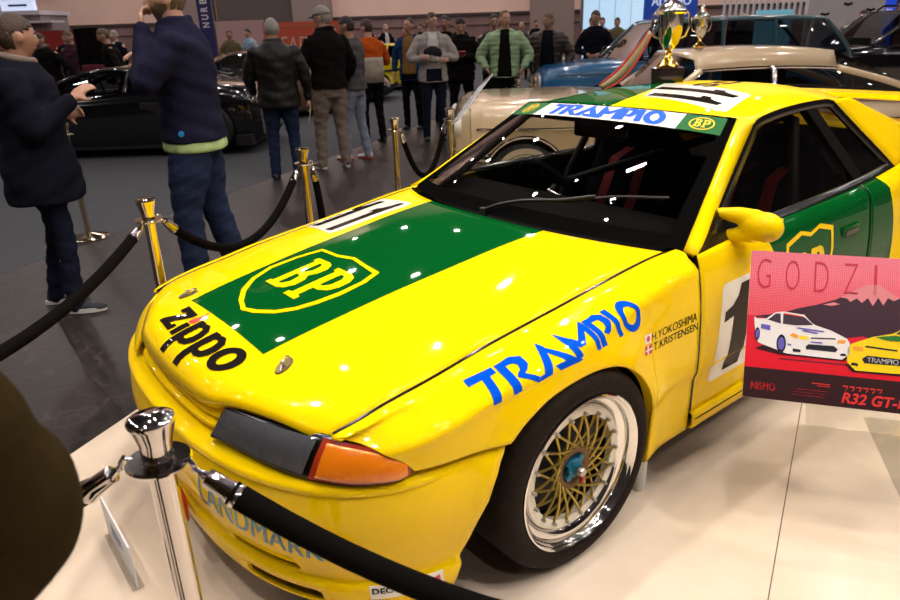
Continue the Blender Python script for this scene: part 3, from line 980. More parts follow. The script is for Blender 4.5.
sw = bpy.data.objects.new('steering_wheel', None); COL.objects.link(sw); sw.parent = car; sw.location = (-.36,1.12,.80); sw.rotation_euler = (math.radians(-62),0,0)
tube_obj('wheel_rim', [(.17*math.cos(a), .17*math.sin(a), 0) for a in np.linspace(0, 2*PI, 33)[:-1]], .016, M_SEAT, sw, 8, True)
bm = bmesh.new()
for a in (PI/2+PI, PI*.08, PI*.92): tube(bm, [(0,0,0),(.16*math.cos(a), .16*math.sin(a), 0)], .012, 6)
mkb('wheel_spokes', bm, M_TRIM, sw)
rm = box('rear_view_mirror', (-.145,.145,-.02,.02,-.040,.040), M_TRIM, car, .015); rm.location = (.005,1.075,1.135)
box('roof_lining', (-.50,.50,1.3,2.2,1.175,1.19), M_DARK, car)
# rear bulkhead shelf under the rear window
box('parcel_shelf', (-.60,.60,2.25,2.95,.80,.84), M_DARK, car)
# wiper
bm = bmesh.new()
wp = crom([ws(0,.004,.012), ws(.09,.05,.022), ws(.22,.10,.026), ws(.40,.150,.024), ws(.55,.215,.022)], 6)
tube(bm, wp, [.0065]*len(wp), 8)
wb = crom([ws(.24,.145,.010), ws(.42,.165,.011), ws(.62,.245,.011), ws(.86,.305,.010)], 6)
tube(bm, wb, .005, 6)
lathe(bm, [(.0001,.02),(.014,.02),(.016,0),(.016,-.02)], 12, 'Z', ws(0,.004,0))
bmesh.ops.recalc_face_normals(bm, faces=bm.faces)
autosmooth(mkb('wiper', bm, mat('wiper_grey', (.02,.018,.017), .4, metal=.2), car), 50)
# ================================================================ lettering and marks on the race car
TRAMPIO = {
'T': [[(0.001, 1.013), (0.136, 1.0), (0.142, 0.788), (0.108, 0.779), (0.104, -0.019), (0.062, -0.008), (0.07, 0.779), (0.004, 0.767)]],
'R': [[(0.149, 1.0), (0.19, 1.002), (0.207, -0.0), (0.165, -0.012)], [(0.168, 1.004), (0.234, 1.054), (0.282, 0.919), (0.286, 0.652), (0.265, 0.492), (0.245, 0.426), (0.299, 0.141), (0.289, 0.001), (0.206, 0.41), (0.217, 0.505), (0.237, 0.595), (0.242, 0.726), (0.23, 0.833), (0.182, 0.849)]],
'A': [[(0.38, 1.078), (0.403, 0.873), (0.363, 0.03), (0.289, 0.001), (0.301, 0.135), (0.323, 0.144)], [(0.38, 1.078), (0.403, 0.816), (0.502, 0.162), (0.545, 0.006), (0.528, -0.019), (0.41, 0.021), (0.384, 0.221), (0.446, 0.219), (0.381, 0.753)]],
'M': [[(0.481, 1.097), (0.511, 0.885), (0.55, 0.083), (0.508, 0.039)], [(0.481, 1.097), (0.511, 0.885), (0.563, 0.55), (0.556, 0.347), (0.529, 0.426)], [(0.638, 1.096), (0.632, 0.814), (0.581, 0.364), (0.551, 0.363), (0.555, 0.551)], [(0.638, 1.096), (0.653, 0.906), (0.671, 0.011), (0.643, 0.027), (0.62, 0.923)]],
'P': [[(0.651, 1.037), (0.684, 1.039), (0.716, 0.03), (0.68, 0.022)], [(0.664, 1.007), (0.725, 1.087), (0.767, 0.974), (0.781, 0.685), (0.758, 0.39), (0.738, 0.321), (0.708, 0.444), (0.735, 0.554), (0.739, 0.73), (0.73, 0.87), (0.681, 0.875)]],
'I': [[(0.767, 1.064), (0.801, 1.066), (0.839, 0.059), (0.809, 0.027)]],
'O': [([(0.912, -0.037), (0.927, -0.014), (0.939, 0.038), (0.949, 0.115), (0.955, 0.214), (0.958, 0.329), (0.957, 0.455), (0.952, 0.585), (0.945, 0.712), (0.934, 0.83), (0.921, 0.932), (0.907, 1.014), (0.892, 1.072), (0.876, 1.102), (0.861, 1.104), (0.848, 1.077), (0.836, 1.024), (0.826, 0.947), (0.82, 0.85), (0.816, 0.737), (0.816, 0.615), (0.82, 0.489), (0.827, 0.364), (0.837, 0.248), (0.85, 0.146), (0.864, 0.062), (0.88, 0.002), (0.897, -0.032)], [[(0.901, 0.213), (0.909, 0.227), (0.916, 0.256), (0.921, 0.3), (0.925, 0.356), (0.927, 0.42), (0.926, 0.491), (0.924, 0.564), (0.92, 0.635), (0.914, 0.701), (0.906, 0.759), (0.898, 0.806), (0.89, 0.838), (0.881, 0.856), (0.872, 0.857), (0.864, 0.843), (0.857, 0.813), (0.852, 0.769), (0.848, 0.714), (0.846, 0.65), (0.846, 0.581), (0.849, 0.509), (0.853, 0.439), (0.858, 0.373), (0.866, 0.315), (0.874, 0.268), (0.883, 0.235), (0.892, 0.216)]])]
}
def trampio_bm(fn):
    sh = {'I': .004, 'O': .030}                       # letter spacing
    bms = [xf(poly_bm(p), lambda u, v, k=k: (.985*(u+sh.get(k, 0)), v)) for k, p in TRAMPIO.items()]
    return xf(join_bm(*bms), fn)
def bil(TL, TR, BR, BL):
    TL, TR, BR, BL = map(np.array, (TL, TR, BR, BL))
    return lambda u, v: (TL*(1-u)+TR*u)*v+(BL*(1-u)+BR*u)*(1-v)
def lay(name, bm, m, parent, bvh, quad, d, lift=.0012, step=.04, bigstep=None):
    """quad: four 3D corners; the unit square maps onto them, then drops along d"""
    f = bil(*quad); dd = np.array(d, float); dd /= np.linalg.norm(dd)
    us = [v.co.x for v in bm.verts]
    return decal(name, bm, m, parent, bvh, lambda u, v: f(u, v)-dd*.25, tuple(dd), lift, step)
def fit(bm, x0, x1, y0, y1):
    """scale a flat mesh into a rectangle"""
    xs = [v.co.x for v in bm.verts]; ys = [v.co.y for v in bm.verts]
    a, b, c, d = min(xs), max(xs), min(ys), max(ys)
    return xf(bm, lambda x, y: (x0+(x-a)/(b-a)*(x1-x0), y0+(y-c)/(d-c)*(y1-y0)))
def rect(x0, x1, y0, y1, r=0.0):
    if not r: return [(x0,y0),(x1,y0),(x1,y1),(x0,y1)]
    out = []
    for cx, cy, a in ((x1-r,y0+r,-PI/2),(x1-r,y1-r,0),(x0+r,y1-r,PI/2),(x0+r,y0+r,PI)):
        for i in range(6): out.append((cx+r*math.cos(a+PI/2*i/5), cy+r*math.sin(a+PI/2*i/5)))
    return out
def oval(cx, cy, rx, ry, n=28): return [(cx+rx*math.cos(2*PI*i/n), cy+ry*math.sin(2*PI*i/n)) for i in range(n)]
HB = bvh_of([hood, fender_r]); DN = (0,0,-1)
top = lambda u, v: (u, v, 1.6)
# hood shield
SHO = [(-.114,-.588),(-.189,-.545),(-.250,-.478),(-.285,-.394),(-.272,-.288),(-.241,-.197),(-.125,-.200),(-.039,-.178),(.049,-.191),(.146,-.198),(.172,-.271),(.176,-.363),(.163,-.441),(.139,-.504),(.097,-.559),(.030,-.600),(-.03,-.616)]
SHI = [(-.087,-.581),(-.159,-.539),(-.222,-.478),(-.258,-.398),(-.250,-.298),(-.221,-.213),(-.108,-.214),(-.028,-.195),(.051,-.207),(.131,-.216),(.150,-.274),(.152,-.357),(.139,-.436),(.116,-.500),(.078,-.547),(.019,-.582),(-.03,-.599)]
so, si = SHO, SHI
decal('oil_company_shield', poly_bm([(so, [si])]), M_YEL, hood, HB, top, DN, .0012)
B_ = [([(0,0),(.62,0),(.86,.06),(1,.22),(.97,.40),(.80,.52),(.93,.64),(.95,.82),(.82,.95),(.60,1),(0,1),(0,.9),(.12,.88),(.12,.12),(0,.1)], [[(.40,.12),(.56,.13),(.66,.24),(.62,.40),(.52,.45),(.40,.45)],[(.40,.57),(.52,.57),(.62,.66),(.60,.82),(.50,.88),(.40,.88)]])]
P_ = [([(0,0),(.55,0),(.55,.1),(.42,.12),(.42,.38),(.62,.38),(.86,.46),(.98,.62),(.97,.82),(.84,.95),(.60,1),(0,1),(0,.9),(.13,.88),(.13,.12),(0,.1)], [[(.42,.50),(.55,.50),(.66,.60),(.66,.80),(.56,.88),(.42,.88)]])]
decal('shield_letters', join_bm(fit(poly_bm(B_), -.165,-.030,-.468,-.255), fit(poly_bm(P_), -.012,.125,-.476,-.262)), M_YEL, hood, HB, top, DN, .0012)
# number panel on the hood, right of the green band
ONE = [(0,0),(.52,0),(.52,.02),(.52,1),(.30,1),(.28,.90),(.16,.80),(0,.76),(0,.66),(.20,.68),(.20,.10),(0,.10)]
ONE = [(.28,0),(.74,0),(.74,1),(.42,1),(.36,.88),(.22,.79),(.02,.75),(.02,.63),(.28,.66)]
decal('number_panel', poly_bm([[(-.725,-.02),(-.40,-.078),(-.385,-.05),(-.385,.30),(-.41,.338),(-.66,.365),(-.70,.35)]]), M_WHT, hood, HB, top, DN, .0012)
decal('race_number', join_bm(fit(poly_bm([ONE]), -.705,-.60,-.018,.325), fit(poly_bm([ONE]), -.515,-.43,-.052,.315)), M_BLK, hood, HB, top, DN, .0022)
# lighter-brand lettering on the hood's leading edge
def pee(x0):
    st = .072
    return [[(x0,-.34),(x0+st,-.34),(x0+st,.70),(x0,.70)], ([(x0+st,.0),(x0+.115,-.03),(x0+.175,.02),(x0+.212,.17),(x0+.215,.36),(x0+.19,.58),(x0+.13,.71),(x0+.09,.70),(x0+st,.66)], [[(x0+st+.002,.16),(x0+.10,.12),(x0+.125,.15),(x0+.142,.26),(x0+.143,.40),(x0+.125,.53),(x0+.10,.56),(x0+st+.002,.52)]])]
zi = join_bm(
    poly_bm([[(-.01,.72),(-.01,.50),(.06,.50),(.075,.56),(.105,.56),(-.015,.10),(-.015,-.01),(.20,-.01),(.205,.20),(.165,.20),(.155,.13),(.10,.13),(.205,.60),(.205,.72)]]),
    poly_bm([[(.232,-.01),(.300,-.01),(.300,.42),(.232,.42)]]),
    poly_bm(pee(.318)), poly_bm(pee(.552)),
    poly_bm([(oval(.895,.34,.118,.385), [oval(.895,.34,.046,.215)])]))
ZX = lambda u, v: (-.255+.51*u+.010*v, -.806+.135*v-.012*(1-(2*u-1)**2))
decal('lighter_brand_lettering', xf(zi, ZX), M_BLK, hood, HB, top, DN, .0022, .006)
fl = poly_bm([[(.225,.47),(.25,.44),(.275,.45),(.295,.50),(.30,.60),(.285,.72),(.275,.60),(.268,.86),(.25,1.02),(.252,.80),(.235,.66),(.228,.56)]])
decal('flame_mark', xf(fl, ZX), M_RED, hood, HB, top, DN, .0012, .02)
# hood pins
M_PIN = mat('bronze_pin', (.20,.15,.06), .35, metal=.8)
for s in (1,-1):
    x, y = s*.372, -.668
    h, n, i, t = HB.ray_cast(Vector((x, y, 1.5)), Vector((0,0,-1)))
    pn = bpy.data.objects.new('hood_pin', None); COL.objects.link(pn); pn.parent = car; pn.location = h; pn.rotation_euler = n.to_track_quat('Z','Y').to_euler()
    bm = bmesh.new(); ov = oval(0, 0, .019, .036)
    a = [bm.verts.new((p[0], p[1], .0)) for p in ov]; b = [bm.verts.new((p[0]*.9, p[1]*.93, .004)) for p in ov]
    for k in range(len(ov)): bm.faces.new((a[k], a[(k+1) % 28], b[(k+1) % 28], b[k]))
    bm.faces.new(b)
    mkb('pin_plate', bm, M_PIN, pn)
    lathe_obj('pin_post', [(.007,.002),(.007,.018),(.004,.02)], M_STEEL, pn, 12)
    tube_obj('pin_clip', [(.012,-.030,.010),(.0,.0,.014),(-.010,.024,.012),(-.004,.032,.010),(.004,.026,.010)], .0022, M_STEEL, pn, 6)
# roof
RB = bvh_of([roof])
decal('number_panel', poly_bm([[(.035,1.325),(.43,1.262),(.46,1.285),(.385,1.60),(.36,1.625),(-.12,1.735),(-.14,1.715)]]), M_WHT, roof, RB, top, DN, .0012)
def roofone(y0, y1, x0, x1): return xf(fit(poly_bm([ONE]), 0,1,0,1), lambda u, v: (x0+(x1-x0)*v, y1+(y0-y1)*u))
decal('race_number', join_bm(roofone(1.335,1.435,.035,.385), roofone(1.49,1.60,-.04,.365)), M_BLK, roof, RB, top, DN, .0022)
decal('roof_lettering', xf(fit(text_bm('GS', 1, .03, .2), 0, 1, 0, 1), lambda u, v: (.02+.12*v, 2.05-.40*u)), M_BLK, roof, RB, top, DN, .0012)
# fender, left side
FB = bvh_of([fender]); SD = (-.8,0,-.5)
lay('tyre_brand_lettering', trampio_bm(lambda u, v: (u, v)), M_BLUE, fender, FB, ((.760,-.356,.712),(.804,.302,.786),(.837,.306,.699),(.845,-.369,.663)), SD, .0012, .04)
q1 = ((.842,.340,.6645),(.840,.585,.668),(.843,.587,.632),(.848,.335,.637)); q2 = ((.847,.345,.632),(.843,.592,.629),(.845,.594,.598),(.854,.339,.603))
lay('driver_name', fit(text_bm('H.YOKOSHIMA', 1, .012), 0, 1, .05, .92), M_BLK, fender, FB, q1, (-1,0,0), .0012, .1)
lay('driver_name', fit(text_bm('T.KRISTENSEN', 1, .012), 0, 1, .05, .92), M_BLK, fender, FB, q2, (-1,0,0), .0012, .1)
fj = ((.845,.298,.667),(.842,.334,.6655),(.848,.331,.638),(.852,.293,.640)); fd = ((.855,.289,.635),(.849,.336,.631),(.855,.331,.603),(.863,.282,.610))
lay('flag_field', poly_bm([rect(0,1,0,1)]), M_WHT, fender, FB, fj, (-1,0,0), .001, .2)
lay('flag_disc', poly_bm([oval(.5,.5,.27,.33)]), M_RED, fender, FB, fj, (-1,0,0), .002, .2)
lay('flag_field', poly_bm([rect(0,1,0,1)]), M_RED, fender, FB, fd, (-1,0,0), .001, .2)
lay('flag_cross', poly_bm([rect(.30,.46,0,1), rect(0,.30,.42,.58), rect(.46,1,.42,.58)]), M_WHT, fender, FB, fd, (-1,0,0), .002, .2)
# door number
DB = bvh_of([door])
dq = ((.83,.742,.718),(.83,1.185,.724),(.83,1.15,.352),(.83,.708,.352))
lay('number_panel', poly_bm([rect(0,1,0,1,.05)]), M_WHT, door, DB, dq, (-1,0,0), .0012, .08)
lay('race_number', join_bm(fit(poly_bm([ONE]), .06,.44,.06,.94), fit(poly_bm([ONE]), .47,.85,.06,.94)), M_BRN, door, DB, dq, (-1,0,0), .0022, .08)
SH1 = [(.02,.93),(.30,1.0),(.5,.95),(.70,1.0),(.98,.93),(1.0,.70),(.95,.45),(.80,.22),(.5,0),(.2,.22),(.05,.45),(0,.70)]
def shield_bm(w=.07):
    c = (.5,.55); inn_ = [(c[0]+(x-c[0])*(1-2*w), c[1]+(y-c[1])*(1-2*w)) for x, y in SH1]
    return poly_bm([(SH1, [inn_])])
sq = ((.83,1.175,.795),(.83,1.575,.795),(.83,1.555,.40),(.83,1.155,.40))
lay('oil_company_shield', shield_bm(.05), M_YEL, door, DB, sq, (-1,0,0), .0012, .08)
lay('shield_letters', join_bm(fit(poly_bm(B_), .20,.48,.30,.78), fit(poly_bm(P_), .52,.80,.30,.78)), M_YEL, door, DB, sq, (-1,0,0), .0012, .08)
# sun strip on the windscreen: u along the glass, v up it
V0, V1 = .835, .985
def wsd(lift): return lambda u, v: ws(u, V0+(V1-V0)*v, lift)
up_ = (0,-.4,.9)
S_WHT = mat('strip_white', (.78,.74,.68), .5, spec=.15); S_GRN = mat('strip_green', (.002,.10,.018), .5, spec=.12); S_BLUE = mat('strip_blue', (.005,.09,.62), .5, spec=.15); S_YEL = mat('strip_yellow', (.72,.52,.02), .5, spec=.15)
strip = map_decal('sun_strip', poly_bm([rect(-.62,.665,0,1)]), S_WHT, screen, wsd(.002), .08, up_)
map_decal('sun_strip_end', poly_bm([rect(-.965,-.62,0,1)]), S_GRN, screen, wsd(.002), .08, up_)
map_decal('sun_strip_end', poly_bm([rect(.665,.945,0,1)]), S_GRN, screen, wsd(.002), .08, up_)
map_decal('strip_lettering', join_bm(*[trampio_bm(lambda u, v: (-.50+1.08*u+o_, .09+.82*v)) for o_ in (-.009,0,.009)]), S_BLUE, strip, wsd(.004), .08, up_)
for cx in (-.79, .805):
    map_decal('strip_shield', poly_bm([(oval(cx,.5,.082,.38), [oval(cx,.5,.073,.325)])]), S_YEL, strip, wsd(.004), .08, up_)
    map_decal('strip_letters', join_bm(fit(poly_bm(B_), cx-.05,cx-.002,.28,.74), fit(poly_bm(P_), cx+.004,cx+.052,.28,.74)), S_YEL, strip, wsd(.004), .08, up_)
# bumper
BB = bvh_of([bumper])
lay('sponsor_lettering', fit(text_bm('LANDMARK', 1, .028, 0, 1, 'CENTER', 1.05), 0, 1, 0, 1), M_TEAL, bumper, BB, ((.315,-.95,.462),(.72,-.80,.372),(.70,-.80,.312),(.285,-.95,.345)), (-.35,1,0), .0015, .06)
stq = ((.745,-.675,.226),(.822,-.495,.226),(.824,-.490,.184),(.748,-.675,.184))
lay('bumper_sticker', poly_bm([rect(0,1,0,1)]), M_WHT, bumper, BB, stq, (-.9,.45,0), .0015, .15)
lay('sticker_arrow', poly_bm([[(.42,.45),(.95,.78),(.95,.28)]]), M_RED, bumper, BB, stq, (-.9,.45,0), .0028, .15)
lay('sticker_lettering', fit(text_bm('DEC', 1, .03), .03, .30, .45, .85), M_BLK, bumper, BB, stq, (-.9,.45,0), .0028, .15)
# red tow ring hanging from the chin
tw = [(.0,-.035,.0),(.026,-.028,-.004),(.038,0,-.008),(.028,.030,-.004),(0,.036,0),(-.028,.03,.004),(-.038,0,.006),(-.026,-.028,.004)]
tow = tube_obj('tow_hook', [Vector((.10,-.925,.235))+Vector((p[0]*1.2,p[2]-.01,p[1]*1.2)) for p in crom(tw, 4, True)], .010, M_RED, car, 10, True)
# support block under the sill behind the wheel
jb = lathe_obj('support_block', [(.0001,0),(.024,0),(.024,.186),(.020,.192),(.0001,.192)], mat('white_plastic', (.60,.57,.52), .5), None, 20)
jb.location = (.775,.435,0); props(jb, 'small white support block standing under the sill just behind the front wheel', 'support block')
# small latch on the nose corner
box('nose_latch', (-.700,-.660,-.792,-.776,.505,.517), M_STEEL, car, .004)
# ================================================================ the hall: floor, walls, barriers, other cars
CP = np.array([1.9894,-1.3577,1.5602]); VF = np.array([-.7856,.6187]); VR = np.array([.6187,.7856])
def V(depth, lat, z=0.0):
    """a place in the hall: metres ahead of the visitor's spot and metres to the right of it"""
    p = CP[:2]+VF*depth+VR*lat
    return Vector((p[0], p[1], z))
def head(dr, df):                                     # rotation so that local +Y looks along dr*right + df*ahead
    d = VR*dr+VF*df
    return math.atan2(-d[0], d[1])
def floor_mat(name, c1, c2, scale, rough, bump, coat=0.0, stretch=(1,1,1), rough2=None):
    m = bpy.data.materials.new(name); m.use_nodes = True; nt = m.node_tree; b = nt.nodes['Principled BSDF']
    tc = nt.nodes.new('ShaderNodeTexCoord'); mp = nt.nodes.new('ShaderNodeMapping'); mp.inputs['Scale'].default_value = stretch
    n = nt.nodes.new('ShaderNodeTexNoise'); n.inputs['Scale'].default_value = scale; n.inputs['Detail'].default_value = 8; n.inputs['Roughness'].default_value = .65
    r = nt.nodes.new('ShaderNodeValToRGB'); r.color_ramp.elements[0].position = .32; r.color_ramp.elements[1].position = .70
    r.color_ramp.elements[0].color = (*c1, 1); r.color_ramp.elements[1].color = (*c2, 1)
    nt.links.new(tc.outputs['Object'], mp.inputs[0]); nt.links.new(mp.outputs[0], n.inputs['Vector']); nt.links.new(n.outputs['Fac'], r.inputs[0])
    nt.links.new(r.outputs[0], b.inputs['Base Color']); b.inputs['Roughness'].default_value = rough
    b.inputs['Coat Weight'].default_value = coat; b.inputs['Coat Roughness'].default_value = .12
    if rough2 is not None:
        mr = nt.nodes.new('ShaderNodeMapRange'); mr.inputs[3].default_value = rough; mr.inputs[4].default_value = rough2
        nt.links.new(n.outputs['Fac'], mr.inputs[0]); nt.links.new(mr.outputs[0], b.inputs['Roughness'])
    if bump:
        bp = nt.nodes.new('ShaderNodeBump'); bp.inputs['Strength'].default_value = bump; bp.inputs['Distance'].default_value = .01
        nt.links.new(n.outputs['Fac'], bp.inputs['Height']); nt.links.new(bp.outputs['Normal'], b.inputs['Normal'])
    return m, nt, b
M_CARPET, _, _ = floor_mat('grey_carpet', (.034,.036,.044), (.064,.067,.079), 60, .95, .3)
M_LAM, nt, b = floor_mat('dark_laminate', (.010,.0072,.0065), (.026,.019,.017), 5, .30, .04, 0, (1,6,1), .5)
b.inputs['Specular IOR Level'].default_value = .3
# pale scuffs in the laminate
n = nt.nodes.new('ShaderNodeTexWave'); n.inputs['Scale'].default_value = 1.7; n.inputs['Distortion'].default_value = 26; n.inputs['Detail'].default_value = 4
rp = nt.nodes.new('ShaderNodeValToRGB'); rp.color_ramp.elements[0].position = .93; rp.color_ramp.elements[1].position = 1.0; rp.color_ramp.elements[1].color = (.035,.03,.028,1)
tc = nt.nodes.new('ShaderNodeTexCoord'); mx = nt.nodes.new('ShaderNodeMix'); mx.data_type = 'RGBA'; mx.blend_type = 'ADD'; mx.inputs[0].default_value = .5
nt.links.new(tc.outputs['Object'], n.inputs['Vector']); nt.links.new(n.outputs['Fac'], rp.inputs[0])
src = b.inputs['Base Color'].links[0].from_socket
nt.links.new(src, mx.inputs[6]); nt.links.new(rp.outputs[0], mx.inputs[7]); nt.links.new(mx.outputs[2], b.inputs['Base Color'])
M_PLAT, _, _ = floor_mat('cream_vinyl_floor', (.60,.475,.355), (.74,.61,.485), 1.6, .42, .015, .12, (1,1,1), .52)
def slab(name, pts, z0, z1, m, kind='structure'):
    bm = bmesh.new(); a = [bm.verts.new((p[0], p[1], z0)) for p in pts]; b_ = [bm.verts.new((p[0], p[1], z1)) for p in pts]
    n = len(pts)
    for i in range(n): bm.faces.new((a[i], a[(i+1) % n], b_[(i+1) % n], b_[i]))
    bm.faces.new(b_); bm.faces.new(a[::-1]); bmesh.ops.recalc_face_normals(bm, faces=bm.faces)
    return props(mkb(name, bm, m), kind=kind)
E_ = np.array([-.526,.850]); N_ = np.array([.850,.526])           # along the platform's edge, and across it
L0 = np.array([-.84,-1.13]); M0 = np.array([-3.76,-.97])
def EL(o, s, q=0): p = o+E_*s+N_*q; return (p[0], p[1])
floor_o = slab('floor', [(-60,-25),(25,-25),(25,60),(-60,60)], -.10, -.012, M_CARPET)
slab('floor_laminate', [EL(M0,-12), EL(M0,30), EL(L0,30,-.006), EL(L0,-12,-.006)], -.09, -.004, M_LAM)
# show platform: vinyl sheets butted together
sheets = [(0,2.42),(2.424,4.8),(4.804,9.0)]
SD0 = (1.339,.287); SD1 = (.962,1.227)                 # a seam crossing under the sign, by the front wheel
slab('floor_platform', [EL(L0,-5), EL(L0,24), EL(L0,24,12), EL(L0,-5,12)], -.08, 0.0, M_PLAT)
d = np.array(SD1)-np.array(SD0); d /= np.linalg.norm(d); a = np.array(SD0)-d*1.2; b2 = np.array(SD0)+d*2.2; nn = np.array([-d[1], d[0]])*.0017
slab('floor_seam', [tuple(a-nn), tuple(b2-nn), tuple(b2+nn), tuple(a+nn)], -.001, .0006, mat('seam_dark', (.10,.08,.07), .6))  # dark joint in the vinyl
# ---- walls and ceiling
M_WALL = mat('salmon_wall', (.78,.54,.45), .85, noise=.06, scale=.6)
M_WALLD = mat('dusky_wall_base', (.21,.125,.12), .85, noise=.15, scale=2)
M_GATE = mat('brown_roller_gate', (.085,.062,.055), .6)
M_COLM = mat('grey_pink_column', (.26,.19,.17), .8)
def vbox(name, d0, d1, l0, l1, z0, z1, m, parent=None, bev=0.0):
    """an upright box set square to the visitor's line of sight, origin at its base"""
    c = V((d0+d1)/2, (l0+l1)/2, z0)
    bm = bmesh.new(); bbox(bm, -(l1-l0)/2, (l1-l0)/2, -(d1-d0)/2, (d1-d0)/2, 0, z1-z0, bev)
    o = mkb(name, bm, m); o.location = c; o.rotation_euler = (0,0,head(0,1))
    if bev: autosmooth(o, 40)
    if parent:
        o.parent = parent; o.matrix_parent_inverse = Matrix.Translation(parent.location).to_4x4().inverted() if parent.rotation_euler.z == 0 else (Matrix.Translation(parent.location) @ Matrix.Rotation(parent.rotation_euler.z, 4, 'Z')).inverted()
    return o
props(vbox('wall_back', 36, 36.4, -40, 40, 2.25, 13, M_WALL), kind='structure')
props(vbox('wall_back_base', 35.9, 36.4, -40, 40, -.1, 2.25, M_WALLD), kind='structure')
props(vbox('trim_1', 35.82, 35.92, -40, 40, 2.14, 2.26, mat('dark_rail', (.05,.03,.028), .7)), kind='structure')
props(vbox('trim_2', 35.82, 35.92, -40, 40, 1.72, 1.77, mat('dusty_pipe', (.22,.14,.13), .7)), kind='structure')
props(vbox('door_1', 35.6, 36.0, -10.6, -7.0, -.1, 5.2, M_GATE), kind='structure')
props(vbox('wall_pier', 35.3, 36.0, -7.0, -5.2, -.1, 13, M_COLM), kind='structure')
props(vbox('wall_pier_left', 35.3, 36.0, -12.6, -10.8, -.1, 13, M_COLM), kind='structure')
props(vbox('wall_pier_right', 33.0, 33.6, 4.0, 5.9, -.1, 13, M_COLM), kind='structure')
props(vbox('wall_left', -8, 36, -30.4, -30, -.1, 13, M_WALL), kind='structure')
props(vbox('wall_right', -8, 36, 30, 30.4, -.1, 13, mat('dark_hall', (.05,.042,.045), .9)), kind='structure')
props(vbox('wall_front', -8.4, -8, -30, 30, -.1, 13, mat('dark_hall', (.05,.042,.045), .9)), kind='structure')
props(vbox('ceiling', -8, 36.4, -30, 30, 13, 13.3, mat('black_ceiling', (.02,.018,.02), .9)), kind='structure')
# small dark vent boxes on the wall
t = vbox('wall_loudspeaker', 35.4, 35.98, -18.6, -17.7, 4.2, 5.0, M_TRIM)
props(t, 'small dark box on the salmon wall above the red booth', 'loudspeaker')

# ---- barrier posts and ropes
M_BRASS = mat('chromed_brass', (.72,.62,.44), .10, metal=1)
M_CHROME = mat('mirror_chrome', (.66,.62,.60), .06, metal=1)
M_ROPE = mat('black_velvet', (.0045,.0038,.0036), .95, spec=.02, bump=.2, scale=90)
def stanchion(x, y, label, m=None, h=.95):
    m = m or M_CHROME
    s = thing('stanchion', label, 'barrier post', (x, y, 0), 0, 'barrier posts with ropes')
    lathe_obj('post', [(.0235,.02),(.0235,h-.085),(.0235,h-.07)], m, s, 28)
    lathe_obj('base', [(.0001,.0),(.16,.0),(.16,.012),(.150,.020),(.09,.030),(.045,.040),(.024,.045)], m, s, 40)
    lathe_obj('cap', [(.0235,h-.086),(.028,h-.075),(.027,h-.068),(.030,h-.045),(.040,h-.012),(.0415,h-.006),(.0400,h-.002),(.030,h+.003),(.0001,h+.005)], m, s, 36)
    rg = lathe_obj('hook_ring', [(.024,h-.093),(.054,h-.093),(.057,h-.088),(.054,h-.083),(.024,h-.083)], m, s, 36)
    return s
def add_hook(s, ang, h=.95):
    a = (math.cos(ang), math.sin(ang))
    tube_obj('hook', [(a[0]*.050,a[1]*.050,h-.087),(a[0]*.062,a[1]*.062,h-.080),(a[0]*.068,a[1]*.068,h-.090),(a[0]*.066,a[1]*.066,h-.104)], .0055, s.children[0].data.materials[0], s, 8)
def rope(p, q, sag, label, rad=.021, h=.95, n=28, m=None):
    """p, q: post positions; the rope hangs between their rings"""
    m = m or M_CHROME
    P0, Q0 = Vector((*p, h-.095)), Vector((*q, h-.095))
    d = (Q0-P0); d.z = 0; d.normalize()
    A, B = P0+d*.062, Q0-d*.062
    pts = []
    for i in range(n+1):
        t = i/n; v = A.lerp(B, t); v.z -= sag*4*t*(1-t); pts.append(v)
    def trim(ps, d):
        out = list(ps)
        while d > 0 and len(out) > 2:
            l = (out[1]-out[0]).length
            if l <= d: d -= l; out.pop(0)
            else: out[0] = out[0]+(out[1]-out[0])*(d/l); d = 0
        return out
    mid_ = trim(trim(pts, .085)[::-1], .085)[::-1]
    k = 3
    o = bpy.data.objects.new('barrier_rope', None); COL.objects.link(o); o.location = A
    props(o, label, 'barrier rope', 'black velvet ropes')
    loc = lambda ps: [x-A for x in ps]
    tube_obj('rope', loc(mid_), rad, m=M_ROPE, parent=o, seg=16)
    for sgn, ps in ((1, pts[:k+1]), (-1, pts[-k-1:][::-1])):
        e = ((mid_[0] if sgn > 0 else mid_[-1])-ps[0]).normalized()
        a0 = ps[0]
        tube_obj('rope_end', loc([a0+e*.018, a0+e*.030, a0+e*.034, a0+e*.075, a0+e*.095, a0+e*.10]), [.006,.010,.017,.0185,.0235,.023], m, o, 16)
        tube_obj('rope_loop', loc([a0+Vector((0,0,.012)), a0+e*.010+Vector((0,0,.002)), a0+e*.022]), .0055, m, o, 8)
    return o
ST = {'fg': (.842,-1.124), 'nose': (-.971,-.598), 'mid': (-1.675,.483), 'far': (-2.439,1.649), 'end': (-2.614,2.324), 'off': (.33,-1.78), 'side': (2.15,-.06)}
s1 = stanchion(*ST['fg'], 'polished chrome barrier post nearest the race car headlamp', M_CHROME)
s2 = stanchion(*ST['nose'], 'brassy chrome barrier post behind the nose of the yellow car, beside navy jeans', M_BRASS)
s3 = stanchion(*ST['mid'], 'brassy barrier post just beyond the number panel on the hood', M_BRASS)
s4 = stanchion(*ST['far'], 'brassy barrier post with one rope, fourth along the platform edge from the nose', M_BRASS)
s5 = stanchion(*ST['end'], 'chrome barrier post next to the clear sign stand of the cream car', M_CHROME)
s6 = stanchion(*ST['off'], 'barrier post beside the person in the olive jacket', M_CHROME)
s7 = stanchion(*ST['side'], 'barrier post on the platform beside the sign board', M_CHROME)
s8 = stanchion(-4.36,-.23, 'brassy barrier post with round base standing behind the man in the dark parka', M_BRASS)
